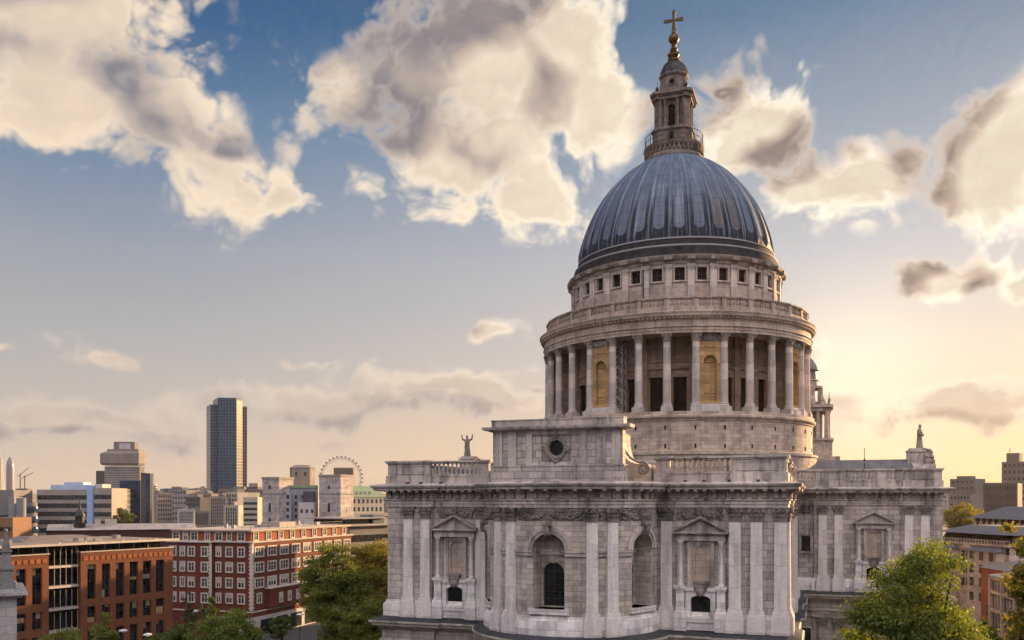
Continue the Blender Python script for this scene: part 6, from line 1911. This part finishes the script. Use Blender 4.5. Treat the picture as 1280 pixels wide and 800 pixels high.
def tree(name, label, base, height, rx, rz, mat, seed, leaves=26000, leaf=.24, clumps=110, crown_c=None, group=None, ry=None):
    """tapered trunk with limbs reaching into clumps of leaves; the crown is an uneven ellipsoid"""
    rng = np.random.default_rng(seed); rnd = random.Random(seed)
    t = thing(name, label, 'tree', tuple(base), 0., group)
    ry = rx if ry is None else ry
    cz = height - rz if crown_c is None else crown_c
    # clump centres: mostly in the outer shell, irregular radius
    cs = []
    while len(cs) < clumps:
        v = rng.normal(size=3); v /= np.linalg.norm(v)
        r = rng.uniform(.25, 1.0)**.6
        lump = 1 + .13*math.sin(3.1*v[0] + seed) * math.cos(2.7*v[2] + seed*1.7) + .12*math.sin(5.3*v[1] + 2.2*v[2] + seed*.7)
        p = np.array([v[0]*rx, v[1]*ry, v[2]*rz])*r*lump*.88
        if v[2] < -.55 and rng.random() < .6: continue
        cs.append((p[0], p[1], p[2] + cz))
    cs = np.array(cs)
    size = rng.uniform(.17, .31, len(cs))*rx
    wts = size**2; wts = wts/wts.sum()
    idx = rng.choice(len(cs), size=leaves, p=wts)
    off = rng.normal(size=(leaves, 3)); off /= np.linalg.norm(off, axis=1)[:, None]
    off *= (rng.uniform(0, 1, leaves)**.45 * size[idx])[:, None]
    off[:, 2] *= .62
    off *= (1 + .5*rng.normal(size=(leaves, 1))*.35)
    C_ = cs[idx] + off
    nrm = off/np.maximum(np.linalg.norm(off, axis=1)[:, None], 1e-5)*.8 + rng.normal(size=(leaves, 3))*.75 + np.array([0, 0, .45])
    nrm /= np.linalg.norm(nrm, axis=1)[:, None]
    a = np.cross(nrm, rng.normal(size=(leaves, 3))); a /= np.linalg.norm(a, axis=1)[:, None]
    b = np.cross(nrm, a)
    s = leaf*rng.uniform(.55, 1.25, leaves)[:, None]
    q = np.stack([C_ - a*s*.6, C_ - b*s*.38 + a*s*.05, C_ + a*s*.6, C_ + b*s*.38 + a*s*.05], 1).reshape(-1, 3)
    me = bpy.data.meshes.new('crown')
    me.vertices.add(leaves*4); me.vertices.foreach_set('co', q.astype(np.float32).ravel())
    me.loops.add(leaves*4); me.loops.foreach_set('vertex_index', np.arange(leaves*4, dtype=np.int32))
    me.polygons.add(leaves); me.polygons.foreach_set('loop_start', np.arange(0, leaves*4, 4, dtype=np.int32))
    me.update(calc_edges=True); me.materials.append(mat)
    link('crown', me, t)
    m = MB(); r0 = .035*height*.55
    top = cz + rz*.35
    m.tube([(0,0,-.3),(rnd.uniform(-.1,.1),0,cz*.3),(rnd.uniform(-.3,.3),rnd.uniform(-.3,.3),cz*.7),(rnd.uniform(-.4,.4),rnd.uniform(-.4,.4),top)], [r0*1.25, r0, r0*.7, r0*.15], 8)
    for k in range(0, len(cs), max(1, len(cs)//30)):
        p = cs[k]; z0 = max(cz*.35, min(p[2]-rz*.4, top*.8)); h = rnd.uniform(.35,.6)
        m.tube([(0,0,z0), (p[0]*h, p[1]*h, z0 + (p[2]-z0)*h*.8), tuple(p)], [r0*.42, r0*.24, r0*.06], 5, cap=False)
    obj('trunk', m, BARK, t)
    return t
def gp(px, Z): p = at(px, Z); return (p.x, p.y, 0)
Ht_ = lambda y, Z: CAM.z + hy(y, Z)
tree('plane_tree', 'big leafy plane tree beside the north transept, its top catching the sun', gp(1147, 60), Ht_(673, 60), 5.1, 9.5, LEAF_B, 4, 120000, .19, 280)
tree('overhanging_tree', 'tree cut by the right edge of the view, leaves hanging over the rooftops', gp(1314, 52), Ht_(560, 52), 2.7, 10.0, LEAF_O, 8, 34000, .19, 150)
tree('plane_tree', 'tall plane tree nearest the cathedral\'s left corner, sun on its crown', gp(468, 178), Ht_(670, 178), 7.6, 11.5, LEAF_O, 11, 42000, .36, 170)
tree('plane_tree', 'tall plane tree in front of the red brick building, dark below and gold on top', gp(420, 170), Ht_(672, 170), 7.0, 11.5, LEAF_A, 12, 42000, .36, 170)
tree('round_tree', 'rounded bright green tree low beside the cathedral corner', gp(467, 138), Ht_(742, 138), 5.2, 7.0, LEAF_A, 13, 34000, .28, 130)
tree('round_tree', 'yellow green tree at the bottom edge below the red brick building', gp(283, 112), Ht_(757, 112), 5.0, 6.4, LEAF_B, 14, 36000, .25, 130)
tree('small_tree', 'dark low tree at the bottom edge between the two brick buildings', gp(216, 128), Ht_(779, 128), 4.6, 5.0, LEAF_D, 15, 22000, .26, 90)
tree('small_tree', 'slim dark green tree in front of the orange brick piers', gp(126, 116), Ht_(764, 116), 2.6, 6.4, LEAF_A, 16, 18000, .22, 80)
tree('small_tree', 'bushy green tree at the bottom edge left of the slim one', gp(80, 112), Ht_(775, 112), 3.9, 5.0, LEAF_A, 17, 20000, .23, 90)
tree('small_tree', 'thin young tree against the left side of the red brick building', gp(237, 178), Ht_(735, 178), 1.7, 5.2, LEAF_D, 18, 6000, .25, 30)
tree('small_tree', 'second young tree by the red brick building, nearer its white quoins', gp(262, 176), Ht_(738, 176), 2.2, 5.0, LEAF_D, 19, 7000, .25, 30)
tree('small_tree', 'dark street tree before the ground floor shops', gp(352, 168), Ht_(762, 168), 2.4, 3.6, LEAF_D, 20, 8000, .25, 34)
tree('far_tree', 'dark green tree beside the banded office far left', gp(154, 470), Ht_(636, 470), 6.5, 7.0, LEAF_D, 21, 6000, .7, 50)
tree('far_tree', 'wide pale green tree beyond the transept on the right', gp(1204, 330), Ht_(627, 330), 7.6, 6.5, LEAF_O, 22, 9000, .5, 60)
tree('street_tree', 'low tree in the shade of the transept wall', gp(1085, 72), Ht_(760, 72), 2.6, 4.5, LEAF_D, 23, 9000, .24, 40)
tree('street_tree', 'small tree between the plane tree and the brick warehouse', gp(1232, 95), Ht_(765, 95), 2.2, 3.6, LEAF_A, 24, 7000, .24, 36)

# ================================================================== STATUES, LAMPS AND SMALLER THINGS
STAT = stone('statue_stone', (.30,.26,.23), .55, None, .4)
def statue(name, label, loc, rz, raised=False, seated=False, h=3.2, halo=False):
    """robed stone figure as one continuous loft, with arms grown from the shoulders"""
    m = MB(); n = 14
    if seated: rings = [(0,.62,.55,0,0),(.35,.60,.62,0,-.08),(.75,.55,.60,0,-.12),(1.0,.42,.40,0,.02),(1.4,.40,.30,0,.06),(1.75,.42,.27,0,.06),(1.92,.20,.18,0,.04),(2.02,.12,.12,0,.02)]
    else: rings = [(0,.52,.46,0,0),(.25,.50,.44,0,0),(.9,.42,.36,.02,0),(1.5,.38,.32,.03,0),(1.85,.36,.29,.02,0),(2.25,.42,.30,0,0),(2.5,.44,.27,0,0),(2.64,.24,.19,0,0),(2.74,.12,.12,0,-.02)]
    top = rings[-1][0]
    hd = [(top+.04,.13,.13,0,-.03),(top+.14,.17,.18,0,-.05),(top+.27,.19,.20,0,-.05),(top+.40,.17,.18,0,-.04),(top+.48,.08,.09,0,-.03)]
    rings = rings + hd
    vs = []
    for (z, a, b, ox, oy) in rings:
        fold = .07 if z < 1.9 else 0.
        for j in range(n):
            t = 2*PI*j/n; k = 1 + fold*math.cos(5*t + z*2)
            vs.append((ox + a*k*math.cos(t), oy + b*k*math.sin(t), z))
    fs = [(i*n+j, i*n+(j+1) % n, (i+1)*n+(j+1) % n, (i+1)*n+j) for i in range(len(rings)-1) for j in range(n)]
    fs += [tuple(range(n-1,-1,-1)), tuple((len(rings)-1)*n + j for j in range(n))]
    m.add(vs, fs)
    sh = 1.72 if seated else 2.45
    for s in (-1, 1):
        if raised: pts = [(s*.34,0,sh),(s*.70,-.05,sh+.15),(s*.78,-.12,sh+.62),(s*.80,-.14,sh+.80)]
        elif seated: pts = [(s*.34,0,sh),(s*.52,-.2,sh-.42),(s*.35,-.55,sh-.62),(s*.25,-.66,sh-.6)]
        else: pts = [(s*.36,0,sh),(s*.52,-.05,sh-.55),(s*.30,-.38,sh-.75),(s*.14,-.44,sh-.62)]
        m.tube(pts, [.17,.14,.10,.07], 8)
        m.ball(pts[-1], (.10,.09,.13), 7, 5)
    m.ball((0, -.14 if not seated else -.1, top+.10), (.12,.09,.15), 7, 5)      # beard
    m.tube([(.36,-.1,sh),(0,-.33,sh-.5),(-.38,-.2,sh-1.1)], [.10,.12,.10], 6)   # cloak over the shoulder
    o = obj(name, m, STAT, None, loc, rz, smooth=70)
    k = h/(top+.48); o.scale = (k, k, k)
    tag(o, label, 'statue')
    return o
statue('statue', 'stone statue with raised arms on the south transept, left of the round window', (-TX-.05, 0, Hc(7.45)), R(15), True, h=3.7)
statue('statue', 'standing robed stone statue on the north transept, above the rooftops at right', (TX+.05, 0, Hc(7.45)), R(70), h=3.5)
statue('statue', 'small seated stone figure low on the gable beneath the standing robed statue', (TX+.9, -1.75, Hc(5.1)), R(40), seated=True, h=2.2)
statue('statue', 'seated stone figure on the far side of the standing robed statue', (TX+1.5, 1.6, Hc(5.2)), R(90), seated=True, h=2.3)
statue('statue', 'small stone bust of a figure rising above the left balustrade', (-30.2, 8.5, Hc(4.4)), R(5), seated=True, h=2.6)
# plinths under the lower figures belong to the gable of the cathedral
for x, y, z0, z1 in ((TX+.9, -1.75, 1.5, 5.12), (TX+1.5, 1.6, 1.5, 5.22), (-30.2, 8.5, 1.5, 4.42)):
    m = MB(); m.box(x-.8, x+.8, y-.7, y+.7, Hc(z0), Hc(z1)); obj('statue_plinth', m, TRIM, cath, smooth=None)
# carved brackets curling from the corner of the right hand pedestal
m = MB()
for k, (dx, z) in enumerate(((.9, 6.8), (1.1, 6.1), (1.25, 5.5), (1.3, 5.0))): m.ball((TX+dx+.4, -1.3, Hc(z)), (.42-.03*k, .4, .4), 9, 6)
obj('carved_corner', m, STAT, cath)

# scaffold tower standing in the colonnade
SCAF = plain('scaffold_steel', (.55,.53,.50), .45, .6)
a = A0 - 1.5*BAY - .5*BAY + .55*BAY
sc_ = thing('scaffold_tower', 'lattice scaffold tower standing between the dome columns left of centre', 'scaffold', (18.3*math.cos(a), 18.3*math.sin(a), Hc(12.1)), a + PI/2)
m = MB()
for x in (-.75, .75):
    for y in (-.6, .6): m.tube([(x,y,0),(x,y,9.8)], .05, 5)
obj('pole', m, SCAF, sc_, smooth=None)
for k in range(7):
    m = MB(); z = .3 + k*1.45
    for y in (-.6, .6): m.tube([(-.75,y,z),(.75,y,z+1.4)], .04, 4); m.tube([(.75,y,z),(-.75,y,z+1.4)], .04, 4); m.tube([(-.75,y,z),(.75,y,z)], .04, 4)
    obj('cross_brace', m, SCAF, sc_, smooth=None)
# rain pipes on the attic
for da in (-.62, -5.4):
    m = MB(); a = A0 + da*BAY
    m.tube([(16.25*math.cos(a), 16.25*math.sin(a), Hc(z)) for z in (26.2, 30, 33.6)], .11, 6)
    obj('rain_pipe', m, IRON, attic)
# two small lit lamps at the foot of the colonnade and floodlights on the parapets
for k, (x, y, h) in enumerate(((-13.0, FY-.5, 1.62), (-16.4, FY-.9, 1.62), (10.4, FY-.4, 1.62), (12.0, FY-.4, 1.62), (14.2, FY-.9, 1.62), (16.6, FY-.9, 1.62), (-15, FY-.9, 1.62))):
    m = MB(); m.box(-.14, .14, -.12, .12, 0, .22); m.box(-.1, .1, -.18, -.1, .05, .2); tag(obj('floodlight', m, IRON, None, (x, y, Hc(h - .12)), 0., None), 'small black floodlight sitting on the main cornice below the parapet', 'floodlight', 'floodlights on the main cornice')
m = MB(); m.tube([(0,0,0),(0,0,3.3)], .06, 5); m.box(-.12,.12,-.12,.12,1.4,1.7)
obj('mast', m, IRON, cath, (27.8, -3., Hc(4.2)), smooth=None)

# pinnacle of the church tower at the lower left
CHW = stone('grey_church_stone', (.40,.385,.38), .45, (1.4,.6,.014), .6)
PZ = 60.; pw = at(7.5, PZ)
hp = lambda y: CAM.z + hy(y, PZ)
ch = thing('church_tower', 'corner of a pale church tower with a dark stone pinnacle at the lower left', 'church tower', (pw.x, pw.y, 0), YAW + R(29))
m = MB(); m.box(-6, .62, -.6, 6, 0, hp(746)); obj('shaft', m, CHW, ch, smooth=None)
m = MB(); m.box(-6.3, .95, -.95, 6.3, hp(746), hp(743)); m.box(-6.5, 1.25, -1.2, 6.5, hp(743), hp(739)); m.box(-6.2, .85, -.85, 6.2, hp(739), hp(736)); obj('cornice', m, CHW, ch, smooth=None)
SOOTST = stone('sooty_pinnacle_stone', (.20,.195,.19), .6, None, .4)
m = MB()
m.box(-.55,.55,-.55,.55, hp(736), hp(728)); m.box(-.42,.42,-.42,.42, hp(728), hp(712)); m.box(-.5,.5,-.5,.5, hp(712), hp(709))
m.frustum(-.36,.36,-.36,.36, hp(709), -.27,.27,-.27,.27, hp(689)); m.box(-.36,.36,-.36,.36, hp(690), hp(688)); m.frustum(-.28,.28,-.28,.28, hp(688), -.05,.05,-.05,.05, hp(664)); m.ball((0,0,hp(663)), .12, 8, 5)
obj('pinnacle', m, SOOTST, ch, smooth=None)
m = MB(); m.box(-6,-.5,-.35,-.1, hp(711), hp(708)); m.box(-6,-.5,-.35,-.1, hp(736), hp(733))
for k in range(5):
    x = -.75 - k*.75
    m.tube([(x-.3,-.22,hp(733)),(x+.3,-.22,hp(711))], .09, 5); m.tube([(x+.3,-.22,hp(733)),(x-.3,-.22,hp(711))], .09, 5)
obj('pierced_parapet', m, SOOTST, ch, smooth=None)

# street lamps
LAMPH = plain('pale_lamp_head', (.55,.54,.52), .4); 
pm = MB(); pm.tube([(0,0,0),(0,0,1.2),(0,0,8.0)], [.12,.09,.06], 8); PM = pm.mesh('post', IRON, 40)
lm_ = MB(); lm_.lathe([(.05,7.95),(.75,8.0),(.85,8.1),(.7,8.25),(.2,8.4),(.02,8.45)], 16); LMH = lm_.mesh('lamp_head', LAMPH, 40)
cmn = MB(); cmn.lathe([(.02,7.7),(.3,7.75),(.3,8.0),(.05,8.0)], 12); LCN = cmn.mesh('lantern_glass', plain('lamp_glass', (.5,.48,.42), .3), 40)
for px, y, lb in ((154, 787, 'disc headed street lamp before the orange brick block, left of two'), (184.5, 792, 'disc headed street lamp before the orange brick block, right of two'),
               (243, 763, 'street lamp close to the left side of the red brick building'), (288, 776, 'street lamp with a pale disc head at the red brick corner'),
               (375, 767, 'street lamp with a disc head standing before the shops of the red brick building')):
    Z = (CAM.z - 8.3)*FPX/(y - CYP)
    l = thing('street_lamp', lb, 'street lamp', gp(px, Z), 0., 'street lamps by the brick buildings')
    link('post', PM, l); link('lamp_head', LMH, l); link('lantern_glass', LCN, l)

# ================================================================== EVENING HAZE
hz = bpy.data.materials.new('evening_haze'); hz.use_nodes = True
n_ = NT(hz.node_tree); n_.n.clear()
o_ = n_.new('ShaderNodeOutputMaterial'); v_ = n_.new('ShaderNodeVolumePrincipled')
v_.inputs['Color'].default_value = (.95, .88, .80, 1); v_.inputs['Density'].default_value = HAZE; v_.inputs['Anisotropy'].default_value = .35
n_.l.new(v_.outputs[0], o_.inputs['Volume'])
m = MB(); m.box(-3550, 3550, -3550, 3550, -1, 170)
hb = obj('haze', m, hz, None, (0, -60, 0), 0., None)
hb['kind'] = 'stuff'
